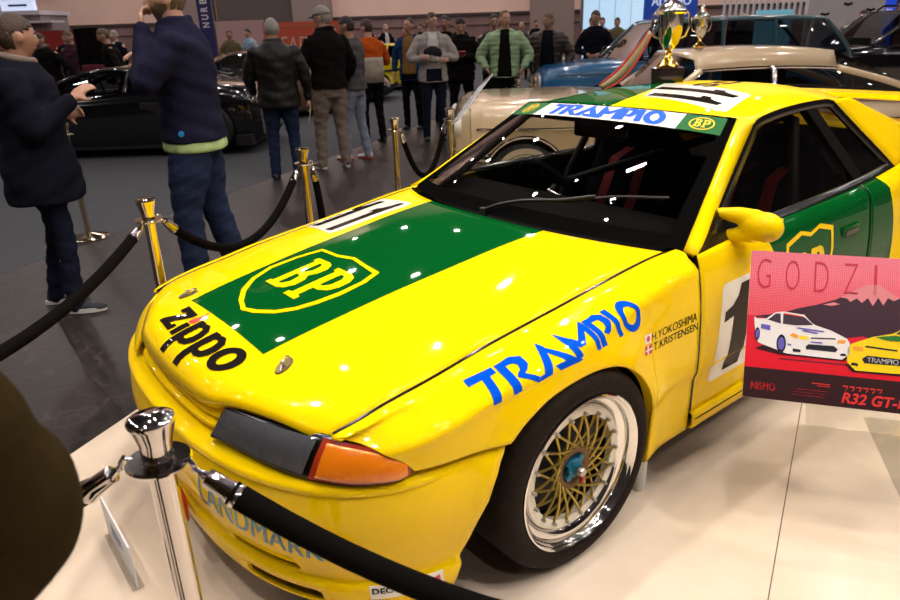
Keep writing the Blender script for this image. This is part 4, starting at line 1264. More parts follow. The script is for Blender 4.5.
def A_(p, q): return math.atan2(ST[q][1]-ST[p][1], ST[q][0]-ST[p][0])
for s, p, q in ((s1,'fg','off'),(s1,'fg','side'),(s2,'nose','off'),(s2,'nose','mid'),(s3,'mid','nose'),(s4,'far','end'),(s5,'end','far'),(s6,'off','fg'),(s6,'off','nose'),(s7,'side','fg')):
    add_hook(s, A_(p, q))
add_hook(s3, A_('mid','far')-.35)
rope(ST['fg'], ST['side'], .262, 'thick black rope sagging in front of the bumper lettering', .0225)
rope(ST['fg'], ST['off'], .14, 'short black rope running behind the olive sleeve')
rope(ST['nose'], ST['off'], .13, 'long black rope passing in front of the dark sneakers')
rope(ST['nose'], ST['mid'], .28, 'black rope looping low in front of the navy jeans')
def loose_rope(p, ang, label, h=.95):
    d = Vector((math.cos(ang), math.sin(ang), 0)); A = Vector((*p, h-.100))+d*.062
    o = bpy.data.objects.new('barrier_rope', None); COL.objects.link(o); o.location = A; props(o, label, 'barrier rope', 'black velvet ropes')
    pts = crom([A+Vector((0,0,-.09))+d*.012, A+Vector((0,0,-.30))+d*.035, A+Vector((0,0,-.58))+d*.05, A+Vector((0,0,-.76))+d*.075, Vector((A.x, A.y, .026))+d*.18, Vector((A.x, A.y, .024))+d*.48], 8)
    tube_obj('rope', [Vector(q)-A for q in pts], .021, M_ROPE, o, 14)
    e = Vector((0,0,-1)); tube_obj('rope_end', [e*.012, e*.028, e*.034, e*.075, e*.095+d*.012, e*.10+d*.013], [.006,.010,.017,.0185,.0235,.023], M_BRASS, o, 14)
    return o
loose_rope(ST['mid'], A_('mid','far')-.35, 'black rope hanging loose straight down from the middle brassy post')
rope(ST['far'], ST['end'], .40, 'black rope hanging between the two posts by the cream car')
for (dd, ll), lb in (((9.2,.95),'small chrome barrier post in front of the dark brown puffer jacket'),((9.6,1.22),'small chrome barrier post beside the front wheel of the blue off-roader')):
    p = V(dd, ll); stanchion(p.x, p.y, lb, M_CHROME)

# ---- printed board on its clear stand beside the door
def board():
    BLc = Vector((1.059,.532,.459)); yaw, rec = .592, .542
    ux = Vector((math.cos(yaw), math.sin(yaw), 0)); bk = Vector((-math.sin(yaw), math.cos(yaw), 0))
    up = (Vector((0,0,1))*math.cos(rec)+bk*math.sin(rec)).normalized(); nz = ux.cross(up)
    W, Hh = .80, .472
    M = Matrix((ux, up, nz)).transposed().to_4x4(); M.translation = BLc-nz*.0
    b = thing('information_board', 'red printed board with two racing cars and a mountain on clear stand', 'sign', (BLc.x, BLc.y, 0))
    def place(o): o.parent = b; o.matrix_local = Matrix.Translation(-Vector((BLc.x, BLc.y, 0))) @ M; return o
    M_PANEL = mat('board_white_edge', (.7,.68,.66), .4)
    place(box('panel', (0,W,0,Hh,-.006,-.0005), M_PANEL))
    g = bpy.data.materials.new('red_print'); g.use_nodes = True; nt = g.node_tree; bs = nt.nodes['Principled BSDF']
    bs.inputs['Roughness'].default_value = .22; bs.inputs['Coat Weight'].default_value = .5
    tc = nt.nodes.new('ShaderNodeTexCoord'); sp_ = nt.nodes.new('ShaderNodeSeparateXYZ'); nt.links.new(tc.outputs['Object'], sp_.inputs[0])
    rp = nt.nodes.new('ShaderNodeValToRGB'); e = rp.color_ramp.elements
    e[0].position = .22; e[0].color = (.62,.012,.025,1); e[1].position = 1.0; e[1].color = (.62,.10,.16,1)
    x = e.new(.62); x.color = (.62,.025,.055,1); x = e.new(.86); x.color = (.66,.09,.14,1)
    mp = nmath(nt, 'DIVIDE', sp_.outputs[1], Hh); nt.links.new(mp, rp.inputs[0])
    vo = nt.nodes.new('ShaderNodeTexVoronoi'); vo.inputs['Scale'].default_value = 190; vo.inputs['Randomness'].default_value = 0
    nt.links.new(tc.outputs['Object'], vo.inputs['Vector'])
    dot = nmath(nt, 'MULTIPLY', nmath(nt, 'LESS_THAN', vo.outputs['Distance'], .42), nmath(nt, 'MULTIPLY', nmath(nt, 'GREATER_THAN', mp, .55), .22))
    mx = nt.nodes.new('ShaderNodeMix'); mx.data_type = 'RGBA'; mx.inputs[7].default_value = (.9,.55,.58,1)
    nt.links.new(dot, mx.inputs[0]); nt.links.new(rp.outputs[0], mx.inputs[6]); nt.links.new(mx.outputs[2], bs.inputs['Base Color'])
    pr = place(mkb('print', poly_bm([rect(0,W,0,Hh)]), g)); pr.data.update()
    PK = lambda n, c: mat('print_'+n, c, .25, coat=.5)
    def flat(name, polys, m, z, fn=lambda x, y: (x, y)):
        bm = polys if isinstance(polys, bmesh.types.BMesh) else poly_bm(polys)
        for v in bm.verts:
            x, y = fn(v.co.x, v.co.y); v.co = (x, y, z)
        bm.normal_update()
        fl = [f for f in bm.faces if f.normal.z < 0]
        if fl: bmesh.ops.reverse_faces(bm, faces=fl)
        o = mkb(name, bm, m); o.parent = pr; return o
    K = PK('black', (.030,.010,.012)); R_ = PK('red', (.60,.03,.03)); DK = PK('slate', (.045,.020,.032)); PN = PK('snow', (.62,.20,.22))
    flat('black_band', [rect(0,W,0,.095)], K, .0006)
    mt = [(.02,.258),(.06,.266),(.10,.275),(.15,.295),(.20,.310),(.25,.330),(.285,.352),(.315,.372),(.335,.384),(.352,.386),(.372,.383),(.40,.362),(.44,.340),(.50,.312),(.58,.290),(W,.27),(W,.215),(.60,.225),(.52,.205),(.46,.218),(.40,.200),(.33,.222),(.27,.21),(.20,.24),(.12,.25)]
    flat('mountain', [mt], DK, .0006)
    flat('snow_cap', [[(.262,.338),(.285,.352),(.315,.372),(.335,.384),(.352,.386),(.372,.383),(.40,.362),(.425,.348),(.408,.338),(.392,.346),(.380,.322),(.366,.345),(.352,.318),(.338,.342),(.322,.325),(.308,.338),(.290,.326),(.280,.336)], [(.215,.311),(.245,.321),(.262,.316),(.238,.309)]], PN, .0012)
    flat('ground_marks', [rect(.02,.14,.256,.259), rect(.10,.36,.128,.131), rect(.30,.66,.140,.143)], DK, .0009)
    # faint tall letters along the top
    for i, ch in enumerate('GODZI'):
        x0 = .021+.083*i
        flat('faint_lettering', fit(text_bm(ch, 1, -.02), x0, x0+(.040 if ch != 'I' else .008), .350, .447), PK('faint', (.50,.03,.06)), .0012)
    def racer(x0, y0, s, paint, flip, trimc, stripe, lbl):
        f = (lambda x, y: (x0+(1-x)*s, y0+y*s)) if flip else (lambda x, y: (x0+x*s, y0+y*s))
        Wt = PK('dark', (.02,.018,.025)); GL = PK('glass', (.05,.035,.05))
        z = .0014
        flat('car_shadow', [[(.02,.02),(.30,-.03),(.95,-.035),(1.02,.03),(.6,.06),(.1,.06)]], K, z, f)
        flat('printed_car', [[(.0,.30),(.02,.16),(.05,.09),(.14,.06),(.32,.0),(.36,-.01),(.93,-.02),(1.0,.05),(1.0,.17),(.97,.22),(.80,.30),(.64,.345),(.60,.37),(.52,.455),(.30,.475),(.22,.46),(.12,.375),(.02,.37),(.0,.39),(-.01,.385),(-.005,.35)]], paint, z+.0006, f)
        flat('printed_glass', [[(.30,.45),(.52,.43),(.62,.345),(.44,.325),(.30,.33)],[(.14,.365),(.22,.445),(.27,.45),(.28,.33)]], GL, z+.0012, f)
        flat('printed_grille', [[(.56,.06),(.86,.055),(.88,.09),(.84,.125),(.58,.12),(.55,.09)],[(.42,.02),(.50,.018),(.50,.05),(.42,.055)],[(.91,.02),(.97,.025),(.96,.05),(.91,.045)],[(.60,.185),(.86,.20),(.85,.215),(.60,.20)]], Wt, z+.0012, f)
        flat('printed_lamps', [[(.38,.20),(.46,.17),(.47,.21),(.41,.235)],[(.87,.16),(.95,.165),(.96,.20),(.88,.20)]], PK('lamp', (.75,.30,.03)), z+.0012, f)
        flat('printed_lamp_glass', [[(.48,.17),(.57,.165),(.58,.205),(.48,.21)]], stripe, z+.0012, f)
        for cx, cy, rx, ry in ((.295,.10,.050,.105),(.035,.19,.028,.075)):
            flat('printed_tyre', [oval(cx, cy, rx, ry)], Wt, z+.0012, f); flat('printed_rim', [oval(cx, cy, rx*.68, ry*.70)], trimc, z+.0018, f)
        for a in lbl: flat('printed_stripe', [a], trimc, z+.0018, f)
        return f, z
    f, z = racer(.022,.150,.272, PK('white', (.72,.68,.67)), False, PK('violet', (.12,.10,.42)), PK('yellow', (.75,.60,.03)), [[(.44,.29),(.72,.27),(.74,.285),(.46,.305)],[(.50,.265),(.66,.245),(.68,.258),(.52,.28)],[(.07,.26),(.17,.24),(.17,.30),(.07,.31)],[(.36,.09),(.40,.08),(.40,.10),(.36,.11)],[(.60,.14),(.72,.14),(.72,.155),(.60,.155)]])
    flat('printed_sunstrip', [[(.31,.455),(.50,.438),(.52,.425),(.31,.44)]], PK('red', (.6,.03,.03)), z+.0022, f)
    f, z = racer(.288,.122,.335, PK('racing_yellow', (.78,.56,.01)), True, PK('gold', (.35,.22,.05)), PK('lampwhite', (.6,.58,.55)), [[(.46,.29),(.66,.275),(.68,.29),(.48,.305)]])
    flat('printed_bonnet', [[(.47,.305),(.62,.33),(.78,.30),(.70,.28),(.55,.28)]], PK('green', (.02,.16,.03)), z+.0020, f)
    tq = flat('printed_plate', fit(text_bm('TRAMPIO', 1, .01), .288+.335*.16,.288+.335*.41,.122+.335*.066,.122+.335*.110), PK('white', (.72,.68,.67)), z+.0026)
    flat('maker_lettering', fit(text_bm('NISMO', 1, .02, 0, 1, 'CENTER', 1.05), .022,.092,.026,.050), R_, .0012)
    flat('model_lettering', fit(text_bm('R32 GT-R', 1, .03, .25), .277,.452,.013,.046), R_, .0012)
    for y0, y1, xa, xb in ((.050,.066,.280,.39),):
        # small characters set above the model name
        k = 0
        for i in range(6):
            xx = xa+(xb-xa)*i/6; w_ = (xb-xa)/6*.78
            flat('small_characters', [[(xx,y1-.004),(xx+w_,y1-.004),(xx+w_,y1),(xx,y1)], [(xx+w_*.45,y0),(xx+w_*.70,y0+.003),(xx+w_,y1-.006),(xx+w_*.72,y1-.006)]], R_, .0012)
    for i, (xa, xb) in enumerate(((.135,.225),(.142,.232),(.149,.239))):
        flat('thin_rule', [[(xa,.022+.009*i),(xb,.022+.009*i),(xb+.006,.025+.009*i),(xa+.006,.025+.009*i)]], PK('deep', (.16,.012,.02)), .0012)
    flat('thin_rule', [rect(.195,.245,.062,.065), rect(.210,.245,.056,.058)], R_, .0012)
    # clear acrylic stand: folded foot, upright and back support
    AC = glass_mat('clear_acrylic', (.93,.93,.92), 1.0)
    ir = M.to_3x3()
    fo = lambda x, y, z_: Vector((BLc.x, BLc.y, 0))*0+Vector((ux.x*x+nz.x*z_, ux.y*x+nz.y*z_, y))
    def sheet(name, a, b_, c, d_, th=.005):
        a, b_, c, d_ = map(Vector, (a, b_, c, d_)); n = (b_-a).cross(d_-a).normalized()*th
        bm = bmesh.new(); v = [bm.verts.new(p) for p in (a,b_,c,d_)]+[bm.verts.new(p-n) for p in (a,b_,c,d_)]
        for q in ((0,1,2,3),(7,6,5,4),(0,4,5,1),(1,5,6,2),(2,6,7,3),(3,7,4,0)): bm.faces.new([v[i] for i in q])
        o = mkb(name, bm, AC); o.parent = b; return o
    A0 = Vector((.965-BLc.x, 1.288-BLc.y, .006)); T0 = up*.36+ux*.16+Vector((0,0,BLc.z))-nz*.008
    sheet('stand_back_leg', A0, A0+ux*.5, T0+ux*.5, T0)
    fr = ux*.62+Vector((0,0,BLc.z))
    sheet('stand_front_leg', fr-Vector((0,0,BLc.z)), fr-Vector((0,0,BLc.z))+ux*.10, fr+ux*.10-nz*.008, fr-nz*.008)
    sheet('stand_foot', Vector((0,0,.006))+ux*.58-bk*.06, Vector((0,0,.006))+ux*.78-bk*.06, Vector((0,0,.006))+ux*.78+bk*.80, Vector((0,0,.006))+ux*.58+bk*.80)
    return b
board()

# ---- small white card standing on the platform by the lip
def card():
    c = thing('price_card', 'small white card in clear holder on floor before the bumper', 'sign', (-.07,-1.105,0), 0)
    box('card', (-.165,.165,-.003,.003,.006,.160), mat('card_white', (.66,.68,.72), .5), c)
    for i, (a, b_) in enumerate(((-.07,.06),(-.07,.07),(-.07,.02))):
        box('card_line', (a,b_,-.0042,-.0032,.105-.018*i,.111-.018*i), mat('card_ink', (.12,.16,.28), .6), c)
        box('card_line', (a,b_,.0032,.0042,.105-.018*i,.111-.018*i), mat('card_ink', (.12,.16,.28), .6), c)
    box('holder_foot', (-.165,.165,-.018,.018,.001,.006), glass_mat('clear_acrylic', (.93,.93,.92), 1.0), c, .002)
card()
# ================================================================ the other show cars
M_RUBB = mat('car_tyre', (.012,.011,.011), .7)
M_ALLOY = mat('alloy_wheel', (.42,.41,.42), .25, metal=.9)
M_DARKRIM = mat('dark_alloy', (.05,.05,.055), .3, metal=.8)
M_CGLASS = glass_mat('car_window', (.30,.31,.32), 1.3)
M_SEATB = mat('dark_upholstery', (.02,.017,.015), .8)
M_LAMPW = mat('lamp_white', (.65,.65,.62), .12, coat=1)
M_LAMPR = mat('lamp_red', (.30,.01,.01), .15, coat=1)
M_UNDER = mat('underbody_black', (.008,.008,.008), .8)
def show_car(name, label, cat, loc, rz, L, W, paint, deck, gh, wheels, zb=.17, wr=.62, roofm=None, rim=None, wt=.20, spokes=5, arch=1.10, pillar_x=(), pm=None, tint=None, whitewall=None, chrome=False, shape=6.0, side=None, rd=.90):
    """deck: (x, z) line of bonnet, belt and boot from tail to nose; gh: windscreen base, windscreen top, roof end, rear base, roof height; wheels: (x, radius)"""
    t = thing(name, label, cat, loc, rz)
    dx = [p[0] for p in deck]; dz = [p[1] for p in deck]
    zt = lambda x: interp(x, dx, dz)
    half = lambda x: W/2*(1-.22*abs(2*x/L)**shape)
    prof = side or [(0,.86),(.06,.93),(.18,.985),(.42,1.0),(.62,.99),(.85,.965),(1,.93)]    # share of height from the top, share of half width
    xs = sorted(set(list(np.linspace(-L/2, L/2, 57))+[xw+r*arch*math.sin(a) for xw, r in wheels for a in np.linspace(-PI/2, PI/2, 17)]+[xw+s*(r*arch+.001) for xw, r in wheels for s in (1,-1)]))
    rows = []
    for x in xs:
        low = zb
        for xw, r in wheels:
            if abs(x-xw) <= r*arch: low = max(low, r+math.sqrt(max(0, (r*arch)**2-(x-xw)**2)))
        e = max(0, abs(2*x/L)-.93)/.07
        top = zt(x)-.05*e*e; hw = half(x)*(1-.06*e*e); lo0 = zb+.10*e*e; low = max(low, lo0); low = min(low, top-.05)
        pts = [(0, top), (hw*.5, top-.004), (hw*.76, top-.016)]
        for k, q in prof: pts.append((hw*q, top-.03-(top-.03-lo0)*k))
        c = crom(pts, 4); kk = [p for p in c if p[1] > low]
        nx = next((p for p in c if p[1] <= low), None)
        if nx is not None and kk: a = kk[-1]; kk.append(a+(nx-a)*((a[1]-low)/max(1e-9, a[1]-nx[1])))
        h = resample(kk, 20)
        rows.append([(x, p[0], p[1]) for p in h[::-1]]+[(x, -p[0], p[1]) for p in h[1:]])
    bod = grid('body', rows, paint, t, (0,0,.4))
    bm = bmesh.new(); bm.from_mesh(bod.data); bm.verts.ensure_lookup_table(); n = len(rows[0])
    for st in (0, (len(rows)-1)*n):
        try: bm.faces.new([bm.verts[st+i] for i in range(n)])
        except ValueError: pass
    bmesh.ops.recalc_face_normals(bm, faces=bm.faces); bm.to_mesh(bod.data); bm.free(); autosmooth(bod, 40)
    bm = bmesh.new(); bbox(bm, -L/2+.15, L/2-.15, -W/2+.24, W/2-.24, zb-.03, min(dz)-.10)
    for a, b in zip([-L/2+.12]+[x+r*arch for x, r in wheels], [x-r*arch for x, r in wheels]+[L/2-.12]):
        if b-a > .05: bbox(bm, a, b, -W/2+.06, W/2-.06, zb-.02, zb+.12)
    mkb('underbody', bm, M_UNDER, t)
    # greenhouse
    xa, xb, xc, xd, zr = gh
    def rz_(x):
        if x > xb: return zt(x)+(zr-zt(x))*max(0, (xa-x)/(xa-xb))**.95
        if x < xc: return zt(x)+(zr-zt(x))*max(0, (x-xd)/(xc-xd))**.9
        u = (x-xc)/(xb-xc); return zr+.03*4*u*(1-u)
    def sec(x, d=0.0):
        b = zt(x)-.012; r = rz_(x); w0 = half(x)*.90; f = (r-b)/max(.05, zr-b); w1 = w0+(wr*W/2*1.0-w0)*min(1, f)
        return [(x, w0+d, b), (x, w0+(w1-w0)*.5+.012+d, b+(r-b)*.5), (x, w0+(w1-w0)*(rd+.1 if rd < .9 else 1)+d, b+(r-b)*rd), (x, w1-.05, r-.012+d), (x, w1*.5, r+d), (x, 0, r+.006+d)]
    gx = list(np.linspace(xd, xc, 9))+list(np.linspace(xc, xb, 13))[1:]+list(np.linspace(xb, xa, 9))[1:]
    full = lambda x, d=0.0: sec(x, d)+[(p[0], -p[1], p[2]) for p in sec(x, d)[::-1][1:]]
    win = grid('windows', [full(x) for x in gx], tint or M_CGLASS, t, (0,0,.6))
    rm = roofm or paint
    grid('roof', [[p for p in full(x, .006)[2:-2]] for x in gx if xc-.04 <= x <= xb+.04], rm, t, (0,0,.6), .01)
    pm_ = pm or rm
    for s in (1,-1):
        for fr in ((xb, xa), (xc, xd)):
            q = [sec(x, .004)[2] for x in np.linspace(fr[0], fr[1], 9)]
            tube_obj('pillar', [(p[0], s*p[1], p[2]) for p in q], .032, pm_, t, 8)
        for px in pillar_x:
            q = sec(px, .003)[:3]; tube_obj('pillar', [(p[0], s*p[1], p[2]) for p in q], .026, pm_ if not chrome else M_CHROME, t, 8)
        if chrome:
            q = [sec(x, .006) for x in np.linspace(xd+.05, xa-.05, 25)]
            tube_obj('chrome_trim', [(p[0][0], s*p[0][1], p[0][2]) for p in q], .013, M_CHROME, t, 6)
            tube_obj('chrome_trim', [(p[2][0], s*p[2][1], p[2][2]) for p in q], .013, M_CHROME, t, 6)
    # cabin floor, seats and steering wheel
    bm = bmesh.new(); zf = zt((xb+xc)/2)
    bbox(bm, xd+.1, xa-.1, -W/2*.72, W/2*.72, zf-.30, zf-.12); mkb('cabin_floor', bm, M_UNDER, t)
    for s in (1,-1):
        x0 = (xb+xc)/2+.05
        box('seat', (x0-.28,x0-.12, s*W*.20-.22, s*W*.20+.22, zf-.15, min(zr-.12, zf+.34)), M_SEATB, t, .06)
    tube_obj('steering_wheel', [(xb-.02+.05*math.sin(a), W*.20+.17*math.cos(a), zf+.05+.16*math.sin(a)) for a in np.linspace(0, 2*PI, 21)[:-1]], .015, M_SEATB, t, 6, True)
    # wheels
    def wheel(xw, r, s):
        w = bpy.data.objects.new('wheel', None); COL.objects.link(w); w.parent = t; w.location = (xw, s*(W/2-.015), r); w.rotation_euler = (0,0,0 if s > 0 else PI)
        lathe_obj('tyre', [(r*.68,-.01),(r*.74,.0),(r*.93,-.004),(r*.985,-.02),(r,-.05),(r,-wt+.05),(r*.97,-wt),(r*.68,-wt)], M_RUBB, w, 40, 'Y', close=False)
        if whitewall: lathe_obj('whitewall', [(r*.72,.002),(r*.80,.003),(r*.88,.001)], whitewall, w, 40, 'Y', close=False)
        lathe_obj('rim', [(r*.68,-.01),(r*.70,.0),(r*.66,-.002),(r*.62,-.04),(r*.60,-.10)], rim or M_ALLOY, w, 40, 'Y', close=False)
        if spokes:
            bm = bmesh.new()
            for k in range(spokes):
                a = 2*PI*k/spokes+.3
                tube(bm, [(.0+.03*math.cos(a), -.02, .03*math.sin(a)), (r*.35*math.cos(a), -.02, r*.35*math.sin(a)), (r*.66*math.cos(a), -.028, r*.66*math.sin(a))], [.04,.028,.030], 6)
            lathe(bm, [(.0001,-.005),(.05,-.01),(.06,-.04)], 16, 'Y'); bmesh.ops.recalc_face_normals(bm, faces=bm.faces)
            mkb('spokes', bm, rim or M_ALLOY, w, True)
            lathe_obj('brake_disc', [(.02,-.07),(r*.5,-.07),(r*.5,-.08)], M_DARKRIM, w, 24, 'Y', close=False)
        else:
            lathe_obj('hub_cap', [(.0001,.005),(r*.16,.003),(r*.22,-.012),(r*.40,-.008),(r*.52,-.018),(r*.60,-.03)], M_CHROME, w, 40, 'Y', close=False)
    for xw, r in wheels:
        for s in (1,-1): wheel(xw, r, s)
    t['_z'] = 0; del t['_z']
    return t, zt, half, sec
def head_x(dr, df):                                   # rotation so that local +X looks along dr*right + df*ahead
    return head(dr, df)+PI/2
P_CREAM = mat('cream_paint', (.52,.40,.26), .22, coat=1)
P_BLUE = mat('mid_blue_paint', (.010,.12,.30), .3, coat=.8)
P_TEAL = mat('dark_teal_roof', (.02,.075,.10), .3, coat=.8)
P_BLACK = mat('black_paint', (.004,.004,.005), .12, coat=1)
P_BRONZE = mat('bronze_paint', (.20,.105,.065), .25, metal=.5, coat=1)
P_LEMON = mat('lemon_paint', (.72,.55,.01), .25, coat=1)
M_WW = mat('cream_wheel_paint', (.50,.42,.31), .4)
# cream classic saloon, nose to the left
L, W = 4.60, 1.74
p = V(6.0+W/2, 2.40)
cr, zt, half, sec = show_car('classic_car', 'cream vintage coupe with chrome window trim standing behind the yellow race car', 'car', p, head_x(-1,.0), L, W, P_CREAM,
    [(-2.3,.66),(-2.2,.80),(-1.9,.88),(-1.0,.93),(0,.945),(.6,.955),(1.2,.985),(2.0,.985),(2.2,.95),(2.3,.86)], (.50,.20,-.97,-1.80,1.30), [(-1.20,.31),(1.71,.31)], zb=.22, wr=.74, chrome=True, pillar_x=(-.42,), spokes=0, whitewall=M_WW, rim=M_WW, arch=1.16, tint=M_CGLASS, shape=5, rd=.62)
for s in (1,-1):
    tube_obj('side_moulding', [(x, s*(half(x)+.004), .74) for x in np.linspace(-2.1, 2.12, 30)], .010, M_CHROME, cr, 6)
    tube_obj('arch_trim', [(1.71+.37*math.cos(a), s*(W/2*.992+.002), .31+.37*math.sin(a)) for a in np.linspace(.05, PI-.05, 21)], .014, M_CHROME, cr, 6)
    lathe_obj('head_lamp', [(.0001,2.32),(.07,2.315),(.095,2.29),(.10,2.25)], M_LAMPW, cr, 24, 'X', (0, s*.58, .74))
for xx in (-2.31, 2.31):
    sg = 1 if xx > 0 else -1
    tube_obj('bumper_bar', [(xx-sg*.30, -.84, .50),(xx-sg*.08,-.78,.50),(xx+sg*.02,-.45,.50),(xx+sg*.03,0,.50),(xx+sg*.02,.45,.50),(xx-sg*.08,.78,.50),(xx-sg*.30,.84,.50)], .05, M_CHROME, cr, 10)
tube_obj('aerial', [(-.40,-.40,1.32),(-.40,-.40,1.62)], .005, M_STEEL, cr, 6)
# blue off-roader, nose to the left
L, W = 4.40, 1.78
p = V(10.0+W/2, 1.22+2.35)
br, zt, half, sec = show_car('off_roader', 'two tone blue boxy off roader with dark teal roof behind the cream car', 'car', p, head_x(-1,.0), L, W, P_BLUE,
    [(-2.2,.98),(-2.1,1.06),(0,1.07),(1.0,1.08),(1.95,1.02),(2.1,.98),(2.2,.86)], (1.02,.55,-1.72,-2.16,1.585), [(-1.28,.37),(1.28,.37)], zb=.36, wr=.80, roofm=P_TEAL, pm=P_TEAL, pillar_x=(-.30,-1.02), spokes=6, arch=1.18, shape=10)
for s in (1,-1):
    box('wing_mirror', (.86,.98,s*.98-.09,s*.98+.09,1.08,1.22), M_TRIM, br, .02)
    lathe_obj('head_lamp', [(.0001,2.225),(.085,2.22),(.095,2.19)], M_LAMPW, br, 20, 'X', (0, s*.62, .82))
box('front_bumper', (2.16,2.32,-.86,.86,.42,.58), M_TRIM, br, .03)
tube_obj('wiper_arm', [(2.02,-.55,1.02),(1.50,-.70,1.09)], .014, M_STEEL, br, 6)
tube_obj('body_crease', [(x, s_*0+half(x)*1.0+.001, .92) for x in np.linspace(-2.0, 2.0, 12) for s_ in (1,)], .008, P_TEAL, br, 6)
# black off-roader at the far right
L, W = 4.5, 1.85
p = V(12.0+W/2, 8.22)
bl, zt, half, sec = show_car('off_roader', 'black off roader with roof bars at the right edge of the hall', 'car', p, head_x(-1,.0), L, W, P_BLACK,
    [(-2.25,1.0),(-2.1,1.08),(0,1.09),(1.0,1.10),(1.9,1.04),(2.1,1.0),(2.25,.88)], (1.10,.42,-1.8,-2.18,1.62), [(-1.3,.38),(1.35,.38)], zb=.34, wr=.82, pillar_x=(-.22,-1.02), spokes=5, arch=1.15, shape=9)
for s in (1,-1):
    tube_obj('roof_bar', [(.25,s*.66,1.64),(.15,s*.66,1.71),(-1.5,s*.66,1.71),(-1.6,s*.66,1.64)], .022, P_BLACK, bl, 8)
    for xx in (.12,-.95): box('door_handle', (xx-.11,xx+.11,s*(half(xx)+.012)-.012,s*(half(xx)+.012)+.012,.90,.94), M_CHROME, bl, .008)
# low black supercar on the left
L, W = 4.45, 1.96
p = V(9.9+W/2, -4.83)
sc_, zt, half, sec = show_car('supercar', 'low glossy black supercar on the grey carpet behind the man in the navy jacket', 'car', p, head_x(-1,.0), L, W, P_BLACK,
    [(-2.225,.80),(-2.0,.92),(-1.3,.98),(-.6,.90),(.3,.84),(1.0,.80),(1.6,.72),(2.1,.58),(2.225,.45)], (1.05,.20,-.55,-1.45,1.16), [(-1.50,.355),(1.30,.345)], zb=.13, wr=.62, pillar_x=(-.42,), rim=M_ALLOY, spokes=5, shape=4, wt=.28, arch=1.07)
for s in (1,-1):
    bm = bmesh.new(); bbox(bm, -1.12,-.62, s*(W/2-.035)-.03, s*(W/2-.035)+.03, .52, .74, .02); mkb('side_intake', bm, M_UNDER, sc_)
    box('wing_mirror', (.45,.62,s*.98-.10,s*.98+.10,.90,1.0), P_BLACK, sc_, .03)
# bronze sports car end-on behind it
p = V(14.5, -3.75)
bz, zt, half, sec = show_car('sports_car', 'bronze sports car with pale windscreen standing beyond the black supercar', 'car', p, head_x(-.55,-.75), 4.3, 1.88, P_BRONZE,
    [(-2.15,.72),(-1.9,.88),(-1.0,.94),(0,.88),(.9,.84),(1.5,.80),(1.95,.66),(2.15,.5)], (.98,.25,-.5,-1.5,1.24), [(-1.25,.34),(1.22,.34)], zb=.14, wr=.62, rim=M_DARKRIM, tint=glass_mat('pale_glass', (.42,.48,.52), 2.0), shape=4, arch=1.08)
# yellow sports car in the distance
p = V(21.2, -1.75)
yl, zt, half, sec = show_car('sports_car', 'bright yellow wedge sports car far behind the man in the blue jacket', 'car', p, head_x(-1,.12), 4.2, 1.85, P_LEMON,
    [(-2.1,.80),(-1.8,.95),(-1.0,.98),(-.3,.90),(.4,.86),(1.1,.80),(1.7,.68),(2.1,.48)], (.95,.15,-.5,-1.4,1.20), [(-1.22,.34),(1.20,.33)], zb=.15, wr=.62, tint=glass_mat('black_glass', (.06,.06,.07), 1.3), shape=4, pillar_x=(-.3,))
for s in (1,-1):
    box('wing_mirror', (.45,.60,s*.95-.09,s*.95+.09,.92,1.02), M_TRIM, yl, .03)
    tube_obj('side_stripe', [(x, s*(half(x)+.003), .50+.10*(-x)) for x in np.linspace(-1.0, .7, 14)], .03, M_TRIM, yl, 6)
# dark low car whose nose shows between the visitors
p = V(18.0, -3.3)
show_car('sports_car', 'black low nosed car whose front corner shows beyond the light blue jeans', 'car', p, head_x(1,-.1), 4.2, 1.85, P_BLACK,
    [(-2.1,.80),(-1.8,.92),(-1.0,.95),(-.2,.88),(.5,.82),(1.2,.74),(1.8,.58),(2.1,.42)], (.75,.05,-.6,-1.5,1.18), [(-1.22,.34),(1.20,.33)], zb=.13, wr=.62, rim=M_DARKRIM, shape=4)

